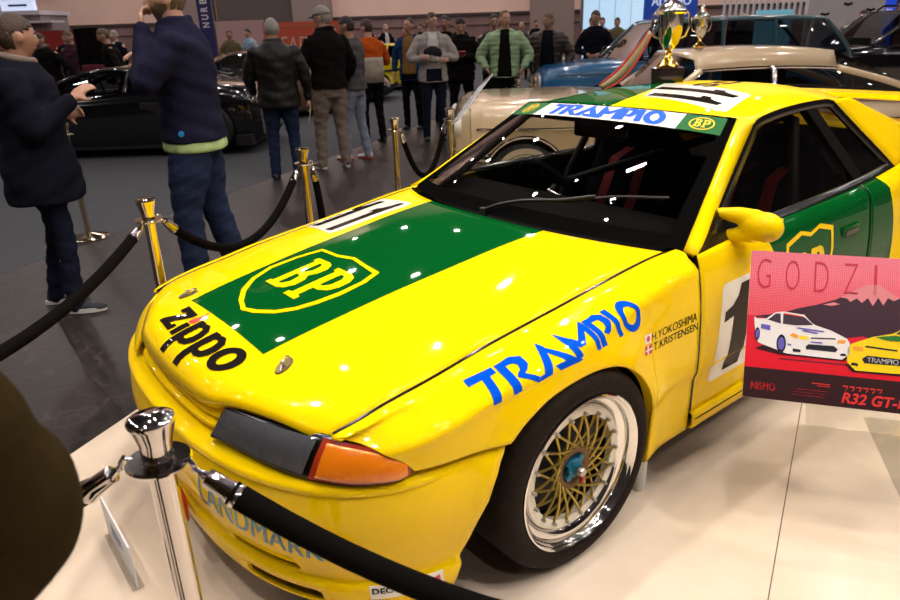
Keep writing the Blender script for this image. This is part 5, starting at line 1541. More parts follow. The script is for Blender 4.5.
# ---- trophies
M_SILV = mat('polished_silver', (.80,.76,.68), .08, metal=1); M_GLD = mat('polished_gold', (.85,.55,.12), .10, metal=1)
M_WOOD = mat('dark_wood_plinth', (.018,.010,.007), .25, coat=.8)
def roof_at(x, y):
    h, n, i, tt = RB.ray_cast(Vector((x, y, 2)), Vector((0,0,-1))); return h
def trophy(loc, s, label, base=True, badges=True):
    t = thing('trophy', label, 'trophy', loc, math.radians(38))
    z0 = 0
    if base:
        b = box('plinth', (-.082*s,.082*s,-.082*s,.082*s,0,.080*s), M_WOOD, t, .006*s)
        z0 = .080*s
    F = lambda P: [(r*s, z0+h*s) for r, h in P]
    lathe_obj('foot', F([(.060,0),(.062,.008),(.052,.018),(.036,.032),(.020,.048),(.013,.062),(.020,.072),(.014,.082)]), M_GLD, t, 36)
    lathe_obj('cup', F([(.011,.080),(.028,.092),(.048,.125),(.060,.170),(.066,.215),(.070,.262),(.080,.272),(.079,.279),(.066,.279),(.060,.262),(.052,.18),(.03,.11),(.001,.10)]), M_SILV, t, 40)
    lathe_obj('lid', F([(.076,.281),(.072,.290),(.054,.310),(.034,.326),(.018,.338),(.022,.350),(.013,.362),(.018,.374),(.009,.388),(.0001,.402)]), M_SILV, t, 36)
    for k in (1,-1):
        tube_obj('handle', [(k*.054*s,0,z0+.145*s),(k*.078*s,0,z0+.155*s),(k*.094*s,0,z0+.205*s),(k*.092*s,0,z0+.258*s),(k*.080*s,0,z0+.276*s),(k*.068*s,0,z0+.262*s)], .006*s, M_SILV, t, 8)
    if not badges: return t
    # sticker badges on the bowl
    cb = bvh_of([[c for c in t.children if c.name.startswith('cup')][0]])
    bm = poly_bm([oval(.020*s, z0+.160*s, .034*s, .050*s)])
    dirv = Vector((-.35,1,0)).normalized()
    sidev = Vector((1,.35,0)).normalized()
    o = decal('yellow_badge', bm, M_YEL, t, cb, lambda u, v: tuple(Vector((0,0,v))+sidev*u-dirv*.2), tuple(dirv), .0008, .01)
    bm = poly_bm([oval(-.027*s, z0+.155*s, .014*s, .048*s)])
    decal('green_badge', bm, M_GRN, t, cb, lambda u, v: tuple(Vector((0,0,v))+sidev*u-dirv*.2), tuple(dirv), .0008, .01)
    return t
rp_ = roof_at(-.215, 1.84)
TRO = trophy((rp_.x, rp_.y, rp_.z-.002), .95, 'large silver and gold trophy cup on dark plinth standing on the roof')
TR2 = trophy(tuple(V(6.95, 2.44, 1.330)), .95, 'smaller silver cup with red ribbon standing on the cream car roof', base=False, badges=False)
tube_obj('red_streamer', [(.03,.058,.33),(.035,.066,.24),(.03,.060,.17),(.02,.04,.10)], .012, mat('red_ribbon', (.55,.035,.02), .6), TR2, 8)
# ribbon: a stiff curved band leaning from the roof up to the cup's handle
q0, q1 = np.array(roof_at(-.46, 1.62))+np.array([0,0,.012]), np.array([rp_.x-.060, rp_.y-.075, rp_.z+.243])
rows, ed = [], []
for tt in np.linspace(0, 1, 15):
    p = q0+(q1-q0)*tt+np.array([0,0,-.045])*math.sin(PI*tt); wd = .012+.020*math.sin(PI*min(1, .15+.8*tt))
    sdv = np.array([.42,.30,-.62]); sdv /= np.linalg.norm(sdv)
    rows.append([p-sdv*wd, p-sdv*wd*.62, p+sdv*wd*.62, p+sdv*wd])
rib = thing('ribbon', 'red edged tan ribbon leaning from the green roof up to the trophy handle', 'ribbon', tuple(q0))
lc = lambda R_, a, b: [[tuple(np.array(p)-q0) for p in r[a:b]] for r in R_]
grid('ribbon_band', lc(rows, 1, 3), mat('tan_ribbon', (.36,.25,.13), .6), rib, None, .002)
grid('ribbon_edge', lc(rows, 0, 2), mat('red_ribbon', (.55,.035,.02), .6), rib, None, .002)
grid('ribbon_edge', lc(rows, 2, 4), mat('red_ribbon', (.55,.035,.02), .6), rib, None, .002)

# ---- clear sign stand at the nose of the cream car
def sign_stand():
    p = V(5.28, .15)
    t = thing('sign_stand', 'clear acrylic lectern with angled info panel by the cream car nose', 'sign', p, head(0,1))
    AC = glass_mat('clear_acrylic', (.93,.93,.92), 1.0)
    ax = Vector((.62,.30,.72)).normalized(); ay = Vector((-.16,1,-.22)); ay = (ay-ax*ay.dot(ax)).normalized(); az = ax.cross(ay)
    if az.z < 0: az = -az
    M1 = Matrix((ax, ay, az)).transposed().to_4x4(); M1.translation = Vector((.06,.10,1.06))
    box('info_panel', (-.21,.21,-.15,.15,-.004,.004), mat('panel_paper', (.46,.48,.54), .4), t, 0, M1)
    for k in range(5):
        box('panel_line', (-.15+.05*k,-.142+.05*k,-.12,.10-.02*(k%3),.0042,.0052), mat('panel_ink', (.22,.24,.30), .6), t, 0, M1)
    box('panel_header', (.155,.205,-.14,.14,.0042,.0052), mat('panel_dark', (.04,.04,.05), .5), t, 0, M1)
    box('clear_leg', (-.10,.05,-.006,.0,.02,.96), AC, t)
    box('clear_side', (-.10,-.094,.0,.16,.02,.90), AC, t); box('clear_side', (.044,.05,.0,.16,.02,1.0), AC, t)
    box('clear_foot', (-.14,.09,-.08,.22,0,.02), AC, t, .004)
sign_stand()

# ---- booths, banners and screens round the hall
def lit(name, color, e): return mat(name, color, .4, emit=color, estr=e)
def flat_text(name, s, o, m, w, h, z, y=-.004, **k):
    """lettering on the visitor-facing side of an upright box made by vbox"""
    bm = fit(text_bm(s, 1, **k), -w/2, w/2, z-h/2, z+h/2)
    for v in bm.verts: v.co = (v.co.x, y, v.co.y)
    bm.normal_update()
    fl = [f for f in bm.faces if f.normal.y > 0]
    if fl: bmesh.ops.reverse_faces(bm, faces=fl)
    c = mkb(name, bm, m, o); return c
M_REDB = mat('red_fascia', (.28,.018,.015), .5); M_GREYB = mat('grey_booth', (.24,.20,.20), .6); M_WTXT = mat('white_lettering', (.7,.66,.66), .5)
b = thing('exhibition_booth', 'red booth front with white lettering below a grey upper deck, far left', 'booth', V(19.2,-11.7), head(0,1))
box('fascia', (-2.2,3.0,-.1,.1,1.36,1.82), M_REDB, b); box('booth_wall', (-2.2,3.0,.0,.2,0,1.36), mat('booth_dark', (.05,.03,.03), .7), b)
box('upper_deck', (-2.2,1.40,.1,1.5,1.84,2.22), M_GREYB, b); box('deck_edge', (-2.2,1.45,0,1.6,2.22,2.32), mat('deck_white', (.62,.56,.60), .5), b)
box('deck_shelf', (.3,1.75,-.1,.6,2.02,2.07), mat('deck_white', (.62,.56,.60), .5), b)
flat_text('fascia_lettering', 'MOTOR.', b, M_WTXT, 1.15, .24, 1.60, -.106, bold=.02)
ls = thing('light_box', 'small glowing white light box sign above the red booth', 'sign', V(19.6,-10.95,2.325), head(0,1))
box('sign_case', (-.42,.42,-.08,.08,0,.27), lit('lightbox_white', (.62,.72,.95), .75), ls)
flat_text('sign_lettering', 'AUTOHAUS', ls, mat('navy_ink', (.02,.03,.12), .5), .62, .10, .24, -.086) if False else box('sign_bar', (-.22,.26,-.09,-.081,.11,.16), mat('navy_ink', (.02,.03,.12), .5), ls)
t = thing('display_totem', 'black upright display panel with a white sheet taped below it', 'display', V(13.4,-6.35), head(0,1))
box('totem_board', (-.27,.27,-.05,.05,.95,1.78), M_TRIM, t, .05); box('totem_leg', (-.05,.05,-.04,.04,.0,.96), M_TRIM, t); box('totem_base', (-.3,.3,-.25,.25,0,.03), M_TRIM, t)
box('maroon_cap', (-.20,.20,-.12,-.04,.98,1.15), mat('maroon_cloth', (.12,.015,.025), .9), t, .03)
box('paper_sheet', (-.30,.30,-.09,-.075,.50,1.0), mat('sheet_white', (.55,.56,.60), .6), t)
bn = thing('banner_flag', 'dark blue upright banner flag with white lettering running down it', 'banner', V(20.5,-6.45), head(0,1))
M_NAVYB = mat('navy_banner', (.018,.020,.115), .7)
box('flag_cloth', (-.19,.19,-.015,.015,.5,4.2), M_NAVYB, bn); tube_obj('flag_pole', [(.22,0,0),(.22,0,4.3)], .025, M_STEEL, bn, 8); box('flag_base', (-.2,.6,-.3,.3,0,.05), M_TRIM, bn)
for i, ch in enumerate('NURBURG'):
    bm = fit(text_bm(ch, 1, .03), -.065,.065,-.095,.095)
    for v in bm.verts: v.co = (-v.co.y, -.02, 1.86+.20*i+v.co.x)
    c_ = mkb('flag_lettering', bm, M_WTXT, bn)
for lb, dd, la, w, z0, z1, m, tx, tw, th in (('long pale pink sign board on the wall left of the grey haired man',26,-8.0,3.6,1.05,2.05,mat('pale_pink_board',(.42,.26,.26),.6),None,0,0),('orange red board reading EARLY between two visitors',24,-4.50,2.5,.75,1.92,mat('orange_red_board',(.50,.075,.035),.6),'EARLY',1.45,.50)):
    bd = thing('sign_board', lb, 'sign', V(dd, la), head(0,1))
    box('board', (-w/2,w/2,-.04,.04,z0,z1), m, bd); 
    for k in (1,-1): box('board_leg', (k*w*.42-.04,k*w*.42+.04,-.03,.03,0,z0+.02), M_STEEL, bd)
    if tx:
        flat_text('board_lettering', tx, bd, mat('pink_lettering', (.66,.42,.36), .5), tw, th, (z0+z1)/2-.10, -.046, bold=-.01, shear=.15)
        box('board_rule', (-w*.46,w*.46,-.046,-.041,z1-.16,z1-.10), mat('dull_orange', (.40,.12,.05), .6), bd)
# bright screen wall, right of centre
scw = thing('screen_wall', 'tall glowing white blue screen wall above the blue off roader', 'screen', V(21.0,4.95), head(0,1))
box('screen_frame', (-1.0,1.35,-.0,.15,.4,4.6), M_STEEL, scw)
for i in range(5): box('screen_panel', (-.94+.45*i,-.94+.45*i+.43,-.02,.0,.6,4.5), lit('screen_white', (.45,.66,.85), .9), scw)
bs_ = thing('blue_sign', 'royal blue sign with white lettering hanging above the trophy', 'sign', V(17.4,5.35,1.62), head(0,1))
box('sign_panel', (-.62,.62,-.03,.03,.0,.78), lit('royal_blue_panel', (.010,.045,.30), .5), bs_)
flat_text('sign_lettering', 'ALLEMO', bs_, lit('sign_white', (.6,.66,.8), .5), .92, .20, .40, -.036, bold=.03)
flat_text('sign_lettering', 'powered by', bs_, lit('sign_white', (.6,.66,.8), .5), .72, .085, .15, -.036)
box('sign_post', (-.03,.03,.03,.09,-1.62,.7), M_STEEL, bs_)
fn = thing('railing', 'white upright bar railing above the blue off roader roof', 'railing', V(16.5,7.35), head(0,1))
for i in range(18): box('bar', (-1.1+.13*i,-1.1+.13*i+.045,-.02,.02,1.5,2.6), mat('white_bar', (.62,.62,.66), .5), fn)
box('rail', (-1.15,1.2,-.03,.03,1.46,1.52), M_STEEL, fn)
for k in (-1.1,1.15): box('railing_post', (k-.03,k+.03,-.03,.03,0,1.5), M_STEEL, fn)
wp = thing('white_partition', 'white partition with small dark bats stuck on it at the right', 'partition', V(15.2,8.25), head(0,1))
box('partition_panel', (-.78,.78,-.05,.05,0,3.4), mat('white_partition_paint', (.56,.52,.52), .7), wp)
box('partition_top', (-.78,.78,-.08,.08,2.16,2.40), mat('dark_red_header', (.12,.015,.02), .6), wp)
for i, (bx, bz_) in enumerate(((-.52,1.92),(-.20,2.02),(.02,1.78),(.36,1.95),(-.42,1.60),(.50,1.66),(.16,2.08))):
    f = lambda x, y: (bx+x*.10, bz_+y*.10)
    bm = xf(poly_bm([[(-1,.3),(-.6,.5),(-.2,.25),(0,.35),(.2,.25),(.6,.5),(1,.3),(.7,-.1),(.4,0),(0,-.35),(-.4,0),(-.7,-.1)]]), f)
    for v in bm.verts: v.co = (v.co.x, -.056, v.co.y)
    mkb('bat_mark', bm, M_TRIM, wp)
bsn = thing('screen', 'glowing blue upright screen behind the black off roader', 'screen', V(15.8,9.30), head(0,1))
box('screen_case', (-.36,.36,-.04,.04,.7,2.1), M_TRIM, bsn, .01); box('screen_face', (-.33,.33,-.05,-.041,.75,2.05), lit('blue_screen', (.012,.055,.52), .8), bsn)
for i, s in enumerate(('step in','to the','inside')):
    bm = fit(text_bm(s, 1, .02), -.25, .25, 1.62-.14*i, 1.70-.14*i)
    for v in bm.verts: v.co = (v.co.x, -.056, v.co.y)
    mkb('screen_lettering', bm, lit('sign_white', (.6,.66,.8), .5), bsn)
box('screen_stand', (-.25,.25,-.2,.2,0,.04), M_TRIM, bsn); box('screen_leg', (-.04,.04,-.03,.03,.04,.72), M_TRIM, bsn)
cy = thing('lit_panel', 'pale cyan lit panel seen through the blue off roader windows', 'screen', V(14.5,6.5), head(0,1))
box('panel_face', (-.35,.35,-.03,.03,.6,1.72), lit('cyan_panel', (.16,.42,.55), .6), cy); box('panel_foot', (-.3,.3,-.2,.2,0,.04), M_TRIM, cy); box('panel_post', (-.04,.04,-.02,.02,.04,.6), M_TRIM, cy)
# ================================================================ visitors
SKIN = [mat('skin_fair', (.50,.28,.20), .5, spec=.35), mat('skin_tan', (.40,.21,.14), .5, spec=.35), mat('skin_pale', (.56,.34,.26), .5, spec=.35)]
def cloth(n, c, r=.9, b=.25, sc=14, nz=.12): return mat('cloth_'+n, c, r, bump=b, scale=sc, noise=nz, spec=.06)
NAVY = cloth('navy', (.0065,.0068,.013)); INDIGO = cloth('indigo', (.0105,.0105,.027)); BLACKC = cloth('black', (.007,.006,.006)); JEANS = cloth('jeans', (.016,.024,.056), sc=30)
DKJEANS = cloth('dark_jeans', (.011,.013,.028), sc=30); LTJEANS = cloth('light_jeans', (.22,.25,.32), sc=30); BEIGE = cloth('beige', (.20,.155,.125)); GREYS = cloth('grey_knit', (.085,.080,.085))
LEATHER = mat('black_leather', (.006,.005,.0045), .45, bump=.35, scale=9, spec=.28); ORANGE = cloth('orange', (.50,.085,.012)); CREAMC = cloth('cream', (.42,.36,.30)); TAN = cloth('mustard', (.22,.125,.045))
BLUEJ = cloth('blue_jacket', (.012,.038,.12)); LTGREY = cloth('light_grey', (.34,.31,.29)); WHITEC = cloth('white', (.62,.60,.58)); LIME = cloth('pale_lime', (.36,.48,.22)); GREENP = mat('green_puffer', (.27,.40,.22), .55, spec=.4)
BROWNP = mat('brown_puffer', (.030,.020,.013), .5, spec=.4); OLIVE = cloth('olive', (.022,.014,.004)); KHAKI = cloth('khaki', (.12,.10,.055)); PLUM = cloth('plum', (.05,.02,.03)); TEALC = cloth('teal', (.03,.08,.10)); REDC = cloth('red', (.30,.02,.02)); SKY = cloth('sky', (.25,.36,.50))
HAIRS = {'dark': mat('hair_dark', (.014,.009,.007), .6, bump=.5, scale=60), 'brown': mat('hair_brown', (.045,.022,.012), .6, bump=.5, scale=60), 'grey': mat('hair_grey', (.30,.28,.26), .65, bump=.5, scale=60), 'sandy': mat('hair_sandy', (.12,.075,.040), .6, bump=.5, scale=60), 'blond': mat('hair_blond', (.40,.30,.14), .6, bump=.5, scale=60)}
M_EYE = mat('eye_white', (.6,.57,.54), .3); M_IRIS = mat('iris', (.02,.015,.012), .2); M_SOLE = mat('white_sole', (.60,.58,.55), .6); M_SHOEB = mat('shoe_black', (.012,.011,.011), .5); M_SHOEN = mat('shoe_navy', (.015,.018,.03), .7); M_SHOEBR = mat('shoe_brown', (.07,.035,.018), .5); M_SHOEW = mat('shoe_white', (.58,.55,.54), .6)
def loft_z(bm, rings, seg=20):
    """rings: (x, y, z, rx, ry) from bottom to top, closed"""
    R_ = [[bm.verts.new((x+rx*math.cos(2*PI*k/seg), y+ry*math.sin(2*PI*k/seg), z)) for k in range(seg)] for x, y, z, rx, ry in rings]
    for a, b in zip(R_, R_[1:]):
        for k in range(seg): bm.faces.new((a[k], a[(k+1) % seg], b[(k+1) % seg], b[k]))
    bm.faces.new(R_[0][::-1]); bm.faces.new(R_[-1])
def limb(bm, pts, rads, seg=12, n=6):
    P = crom(pts, n); R_ = [max(.004, float(v[0])) for v in crom([(r,) for r in rads], n)]
    tube(bm, P, R_, seg); 
    for p, r in ((P[0], R_[0]), (P[-1], R_[-1])): ell(bm, tuple(p), (r*.98,r*.98,r*.98), None, 12)
def head_pt(n):
    x, y, z = n
    p = Vector((x*.076, y*.096, z*.116))
    if z < -.05:
        t = min(1, (-.05-z)/.95); p.x *= 1-.38*t; p.y *= 1-.18*t*(1 if y > 0 else 1.9); p.y += .010*t
    if y > 0:
        g = lambda cx, cz, sx_, sz: math.exp(-((x-cx)/sx_)**2-((z-cz)/sz)**2)
        p.y += .024*g(0,-.22,.16,.20)+.010*g(0,-.05,.12,.20)          # nose
        p.y -= .010*(g(.36,.02,.18,.12)+g(-.36,.02,.18,.12))            # eye sockets
        p.y += .005*(g(.34,.22,.24,.09)+g(-.34,.22,.24,.09))            # brow
        p.y += .006*g(0,-.56,.30,.07)-.006*g(0,-.47,.25,.045)           # lips
        p.y += .010*g(0,-.88,.30,.16)                                   # chin
    return p
def sphere_n(u=32, v=22):
    out = []
    for j in range(1, v):
        ph = PI*j/v
        out.append([Vector((math.sin(ph)*math.cos(2*PI*i/u), math.sin(ph)*math.sin(2*PI*i/u), math.cos(ph))) for i in range(u)])
    return out
def head_shell(bm, M, scale=1.0, keep=None, off=0.0):
    rows = sphere_n(); V_ = {}
    for j, r in enumerate(rows):
        for i, n in enumerate(r): V_[(i, j)] = None
    def vert(i, j):
        k = (i % 32, j)
        if V_[k] is None:
            n = rows[j][i % 32]; V_[k] = bm.verts.new(M @ (head_pt(n)*scale+n*off))
        return V_[k]
    for j in range(len(rows)-1):
        for i in range(32):
            c = (rows[j][i]+rows[j][(i+1) % 32]+rows[j+1][i]+rows[j+1][(i+1) % 32])/4
            if keep is None or keep(c): bm.faces.new((vert(i,j), vert(i+1,j), vert(i+1,j+1), vert(i,j+1)))
    for j, s in ((0, 1), (len(rows)-1, -1)):
        if keep is None or keep(Vector((0,0,s))):
            t = bm.verts.new(M @ (head_pt((0,0,s))*scale+Vector((0,0,s*off))))
            for i in range(32):
                a, b = vert(i,j), vert(i+1,j); bm.faces.new((t, a, b) if s < 0 else (t, b, a))
def hand(bm, wrist, d, pn, side, curl=.5, s=1.0):
    """palm from the wrist along d, palm facing pn; thumb on the side given by side"""
    d = Vector(d).normalized(); pn = Vector(pn); pn = (pn-d*pn.dot(d)).normalized(); ac = d.cross(pn)*side
    w = Vector(wrist); c = w+d*.048*s
    M = Matrix((ac, d, pn)).transposed().to_4x4()
    ell(bm, c, (.040*s,.052*s,.016*s), M, 14)
    for k, (o, L) in enumerate(((-.028,.070),(-.010,.080),(.009,.076),(.027,.060))):
        b = c+d*.040*s+ac*o*s; a1 = curl*.6; a2 = curl*1.5; a3 = curl*2.2
        dirs = [d*math.cos(a)+pn*math.sin(a) for a in (a1, a2, a3)]
        p = [b-d*.02*s, b]; 
        for q, f in zip(dirs, (.42,.32,.26)): p.append(p[-1]+q*L*f*s)
        tube(bm, p, [.0085*s,.0090*s,.0085*s,.0080*s,.0066*s], 8)
    b = c-d*.020*s-ac*.030*s
    tube(bm, [b, b+(-ac*.75+d*.5+pn*.35).normalized()*.030*s, b+(-ac*.75+d*.5+pn*.35).normalized()*.030*s+(-ac*.30+d*.8+pn*.5).normalized()*.034*s], [.013*s,.0105*s,.008*s], 8)
def clean(bm): bmesh.ops.recalc_face_normals(bm, faces=bm.faces); return bm
def rm_mat(o, m):
    o.data.materials.clear(); o.data.materials.append(m)
    for p in o.data.polygons: p.material_index = 0
    return o
HANG = {1: ((.255,-.02,.635),(.265,.045,.495)), -1: ((-.255,-.02,.635),(-.265,.045,.495))}
def person(pos, rz, H, label, top, legs, shoes, hair='dark', skin=0, arms=None, look=(0,0), group=None, topk='jacket', hem=.47, shirt=None, openf=0.0, build=1.0, hairk='short', lean=0.0,
           vox=.012, sole=None, beard=None, cap=None, glasses=False, hood=None, curl=(.5,.5), stance=.09, collar=None, puffer=False, feet=None, palm=None, scarf=None, detail=True, shape_legs=1.0, under_hem=None, shirt_ex=0.0, cut_top=.86, cut_n=.15):
    """local frame: facing +Y, person's right at +X, heights as fractions of H"""
    S = H; B = build; lo = lambda y: 0 if not lean else lean
    def P(x, y, z): 
        zz = z*S; return Vector((x*S, y*S+lean*max(0, z-.5)*S, zz))
    arms = arms or {}
    A = {}
    for s in (1,-1):
        e, w_ = arms.get(s, HANG[s]); sh = (s*.108*B, -.005, .795)
        A[s] = (P(*sh), P(*[e[0]*.56 if False else e[0]*.0+e[0], e[1], e[2]]) , P(*w_))
    feet = feet or {1: (stance, 0, 0), -1: (-stance, 0, 0)}          # x, y, toe-out angle
    legs_pts = {}
    for s in (1,-1):
        fx, fy, fa = feet[s]
        hip = P(s*.052, 0, .505); knee = P(s*.052*.4+fx*.6, fy*.5+.018, .285); ank = P(fx, fy-.005, .045)
        legs_pts[s] = (hip, knee, ank)
    yaw, pit = look
    hc = P(0, .018, .925); HM = Matrix.Translation(hc) @ Matrix.Rotation(-yaw, 4, 'Z') @ Matrix.Rotation(-pit, 4, 'X') @ Matrix.Scale(S/1.78*1.07, 4)
    # ---- body: one continuous figure
    bm = bmesh.new()
    loft_z(bm, [(0,P(0,0,z).y,z*S,rx*S*B,ry*S*B) for z, rx, ry in ((.46,.060,.05),(.50,.088,.062),(.60,.078,.056),(.70,.090,.062),(.78,.098,.058),(.82,.070,.045),(.845,.036,.034))])
    limb(bm, [P(0,-.004,.80), P(0,.004,.85), P(0,.012,.895)], [.040*S,.034*S,.034*S], 14, 4)
    for s in (1,-1):
        sh, el_, wr = A[s]
        limb(bm, [sh, (sh+el_)/2, el_, (el_+wr)/2, wr], [.030*S,.026*S,.023*S,.022*S,.0155*S])
        d = (wr-el_).normalized(); pn = (palm or {}).get(s, (-s,.2,0))
        hand(bm, wr, d, pn, s, curl[0 if s > 0 else 1], S/1.78)
        hip, kn, an = legs_pts[s]
        limb(bm, [hip, (hip+kn)/2, kn, (kn+an)/2, an], [.050*S,.042*S,.030*S,.029*S,.020*S])
        ell(bm, an+Vector((0,.030*S,-.026*S)), (.015*S,.040*S,.013*S))
    head_shell(bm, HM)
    for s in (1,-1): ell(bm, HM @ Vector((s*.077,-.008,-.006)), (.010,.022,.032), None, 10)
    body = voxel(mkb('person', clean(bm), SKIN[skin]), vox, 3); rm_mat(body, SKIN[skin])
    body.location = pos; body.rotation_euler = (0,0,rz); props(body, label, 'person', group)
    par = body
    def add(name, bm, m, v=None, sm=4, prop=None):
        o = mkb(name, clean(bm), m, par, True)
        if v: voxel(o, v, sm); rm_mat(o, m)
        return o
    # ---- trousers
    bm = bmesh.new()
    loft_z(bm, [(0,P(0,0,z).y,z*S,rx*S*B,ry*S*B) for z, rx, ry in ((.455,.088,.068),(.50,.100,.075),(.56,.094,.070),(.61,.090,.066))])
    k_ = shape_legs
    for s in (1,-1):
        hip, kn, an = legs_pts[s]; an2 = an+Vector((0,0,-.018*S))
        limb(bm, [hip+Vector((0,0,-.01*S)), (hip+kn)/2, kn, (kn+an2)/2, an2], [.056*S*B,.050*S*k_,.037*S*k_,.034*S*k_,.031*S*k_], 14)
    tr = add('trousers', bm, legs, max(.014, vox), 3)
    # ---- shoes
    for s in (1,-1):
        fx, fy, fa = feet[s]; an = legs_pts[s][2]
        M = Matrix.Translation((an.x, an.y, 0)) @ Matrix.Rotation(fa, 4, 'Z')
        bm = bmesh.new()
        for c, r in (((0,-.012,.040),(.036,.050,.040)),((0,.06,.030),(.038,.085,.030)),((0,.125,.026),(.040,.060,.024)),((0,-.01,.075),(.036,.045,.030))):
            ell(bm, M @ Vector(tuple(q*S/1.78 for q in c)), tuple(q*S/1.78 for q in r), M.to_3x3().to_4x4(), 14)
        for v in bm.verts: v.co.z = max(v.co.z, .012)
        sh_ = add('shoe', bm, shoes, .009, 3)
        if detail:
            bm = bmesh.new(); lp = []
            for i in range(24):
                a = 2*PI*i/24; y = .052+.125*math.sin(a); x = (.043+.004*math.sin(a))*math.cos(a)
                lp.append(M @ Vector((x*S/1.78, y*S/1.78, 0)))
            a_ = [bm.verts.new((p.x, p.y, .0)) for p in lp]; b_ = [bm.verts.new((p.x, p.y, .026)) for p in lp]
            for i in range(24): bm.faces.new((a_[i], a_[(i+1) % 24], b_[(i+1) % 24], b_[i]))
            bm.faces.new(a_[::-1]); bm.faces.new(b_)
            o = mkb('sole', clean(bm), sole or M_SHOEB, sh_)
    # ---- upper clothing
    def torso(bm, ex, hem_, flare=0.0, neck=True):
        rg = []
        for z, rx, ry in ((hem_,.100+flare,.078+flare*.8),(.52,.100+flare*.6,.077+flare*.6),(.60,.094,.072),(.68,.100,.076),(.75,.108,.076),(.80,.106,.066),(.83,.072,.050),(.852,.046,.042)):
            if z < hem_-.001: continue
            rg.append((0, P(0,0,z).y, z*S, rx*S*B+ex, ry*S*B+ex))
        loft_z(bm, rg, 24)
    if shirt:
        bm = bmesh.new(); torso(bm, .002*S, (under_hem or hem)+.012, .012 if under_hem and under_hem < hem else 0)
        for v in bm.verts: v.co.y += shirt_ex*S; v.co.x *= 1+shirt_ex*2
        add('shirt', bm, shirt, max(.014, vox), 4)
    bm = bmesh.new(); ex = .010*S
    torso(bm, ex, hem, .006 if topk != 'coat' else .014)
    for s in (1,-1):
        sh, el_, wr = A[s]; e = (wr-el_).normalized(); cuff = wr-e*.012*S
        limb(bm, [sh+Vector((-s*.012*S,0,.0)), sh.lerp(el_, .5), el_, el_.lerp(cuff, .5), cuff], [.036*S*B,.037*S*B,.033*S*B,.030*S,.026*S], 14)
    if hood:
        ell(bm, P(0,-.055,.825), (.085*S,.050*S,.045*S)); ell(bm, P(0,-.04,.85), (.070*S,.045*S,.030*S))
    if collar:
        tube(bm, [P(.045*math.cos(a)*1.05, .004+.045*math.sin(a), .862+.006*math.sin(-a)) for a in np.linspace(0, 2*PI, 17)[:-1]], .014*S, 8, closed=True)
    jk = add(topk if topk in ('jacket','coat','sweater','cardigan','t_shirt') else 'jacket', bm, top, max(.013, vox), 5)
    me = jk.data
    if puffer:
        for v in me.vertices: v.co += v.normal*.010*(abs(math.sin(v.co.z*PI/.062))**.6)
    b2 = bmesh.new(); b2.from_mesh(me)
    if openf:                                           # unzipped front: cut a strip and keep the cloth's thickness
        kill = [f for f in b2.faces if f.calc_center_median().y > .03*S+lean*max(0, f.calc_center_median().z/S-.5)*S and abs(f.calc_center_median().x) < openf*S*(1.15-.5*(f.calc_center_median().z/S-hem)/(.85-hem)) and f.calc_center_median().z < cut_top*S and abs(f.calc_center_median().x) < .075*S and f.normal.y > cut_n and f.calc_center_median().y < .125*S]
        bmesh.ops.delete(b2, geom=kill, context='FACES')
    # soft folds
    rn = random.Random(hash(label) % 1000 if False else len(label)*13)
    ph = [rn.uniform(0, 6) for _ in range(4)]
    b2.normal_update()
    for v in b2.verts:
        v.co += v.normal*.0035*(math.sin(v.co.z*34+v.co.x*22+ph[0])+.7*math.sin(v.co.z*61-v.co.y*30+ph[1]))
    b2.to_mesh(me); b2.free()
    if openf:
        md = jk.modifiers.new('t', 'SOLIDIFY'); md.thickness = .010; md.offset = -1
    for o in (tr,):
        b3 = bmesh.new(); b3.from_mesh(o.data); b3.normal_update()
        for v in b3.verts: v.co += v.normal*.003*(math.sin(v.co.z*48+v.co.x*30+ph[2])+.6*math.sin(v.co.z*90+v.co.y*40+ph[3]))
        b3.to_mesh(o.data); b3.free()
    if scarf:
        bm = bmesh.new(); tube(bm, [P(.048*math.cos(a), .004+.048*math.sin(a), .862-.012*math.sin(a)) for a in np.linspace(0, 2*PI, 17)[:-1]], .013*S, 10, closed=True)
        add('scarf', bm, scarf, None)
    # ---- hair, eyes, brows
    hm = HAIRS[hair]
    if hairk != 'none':
        if hairk == 'short': keep = lambda n: n.z > (.56-.25*abs(n.x) if n.y > .55 else .34 if n.y > .25 else -.10 if n.y > -.35 else -.58) and not (abs(n.x) > .80 and n.z < .12 and n.y > -.30)
        elif hairk == 'thin': keep = lambda n: n.z > (.72 if n.y > .4 else .22 if n.y > -.1 else -.55) and not (abs(n.x) > .80 and n.z < .12 and n.y > -.30)
        else: keep = lambda n: n.z > (.45 if n.y > .55 else -.95 if n.y < .12 else .15)
        bm = bmesh.new(); head_shell(bm, HM, 1.0, keep, .004)
        rh = random.Random(len(label)*7+int(H*100))
        bm.normal_update()
        for v in bm.verts: v.co += v.normal*rh.uniform(-.0015,.0055)*(S/1.78)
        o = mkb('hair', bm, hm, par, True); md = o.modifiers.new('t', 'SOLIDIFY'); md.thickness = .009 if hairk != 'long' else .028; md.offset = 1
    if beard:
        bm = bmesh.new(); head_shell(bm, HM, 1.0, lambda n: n.y > -.25 and n.z < -.40+.25*abs(n.x) and not (n.y > .6 and -.60 < n.z < -.44 and abs(n.x) < .22), .002)
        o = mkb('beard', bm, HAIRS[beard], par, True); md = o.modifiers.new('t', 'SOLIDIFY'); md.thickness = .012; md.offset = 1
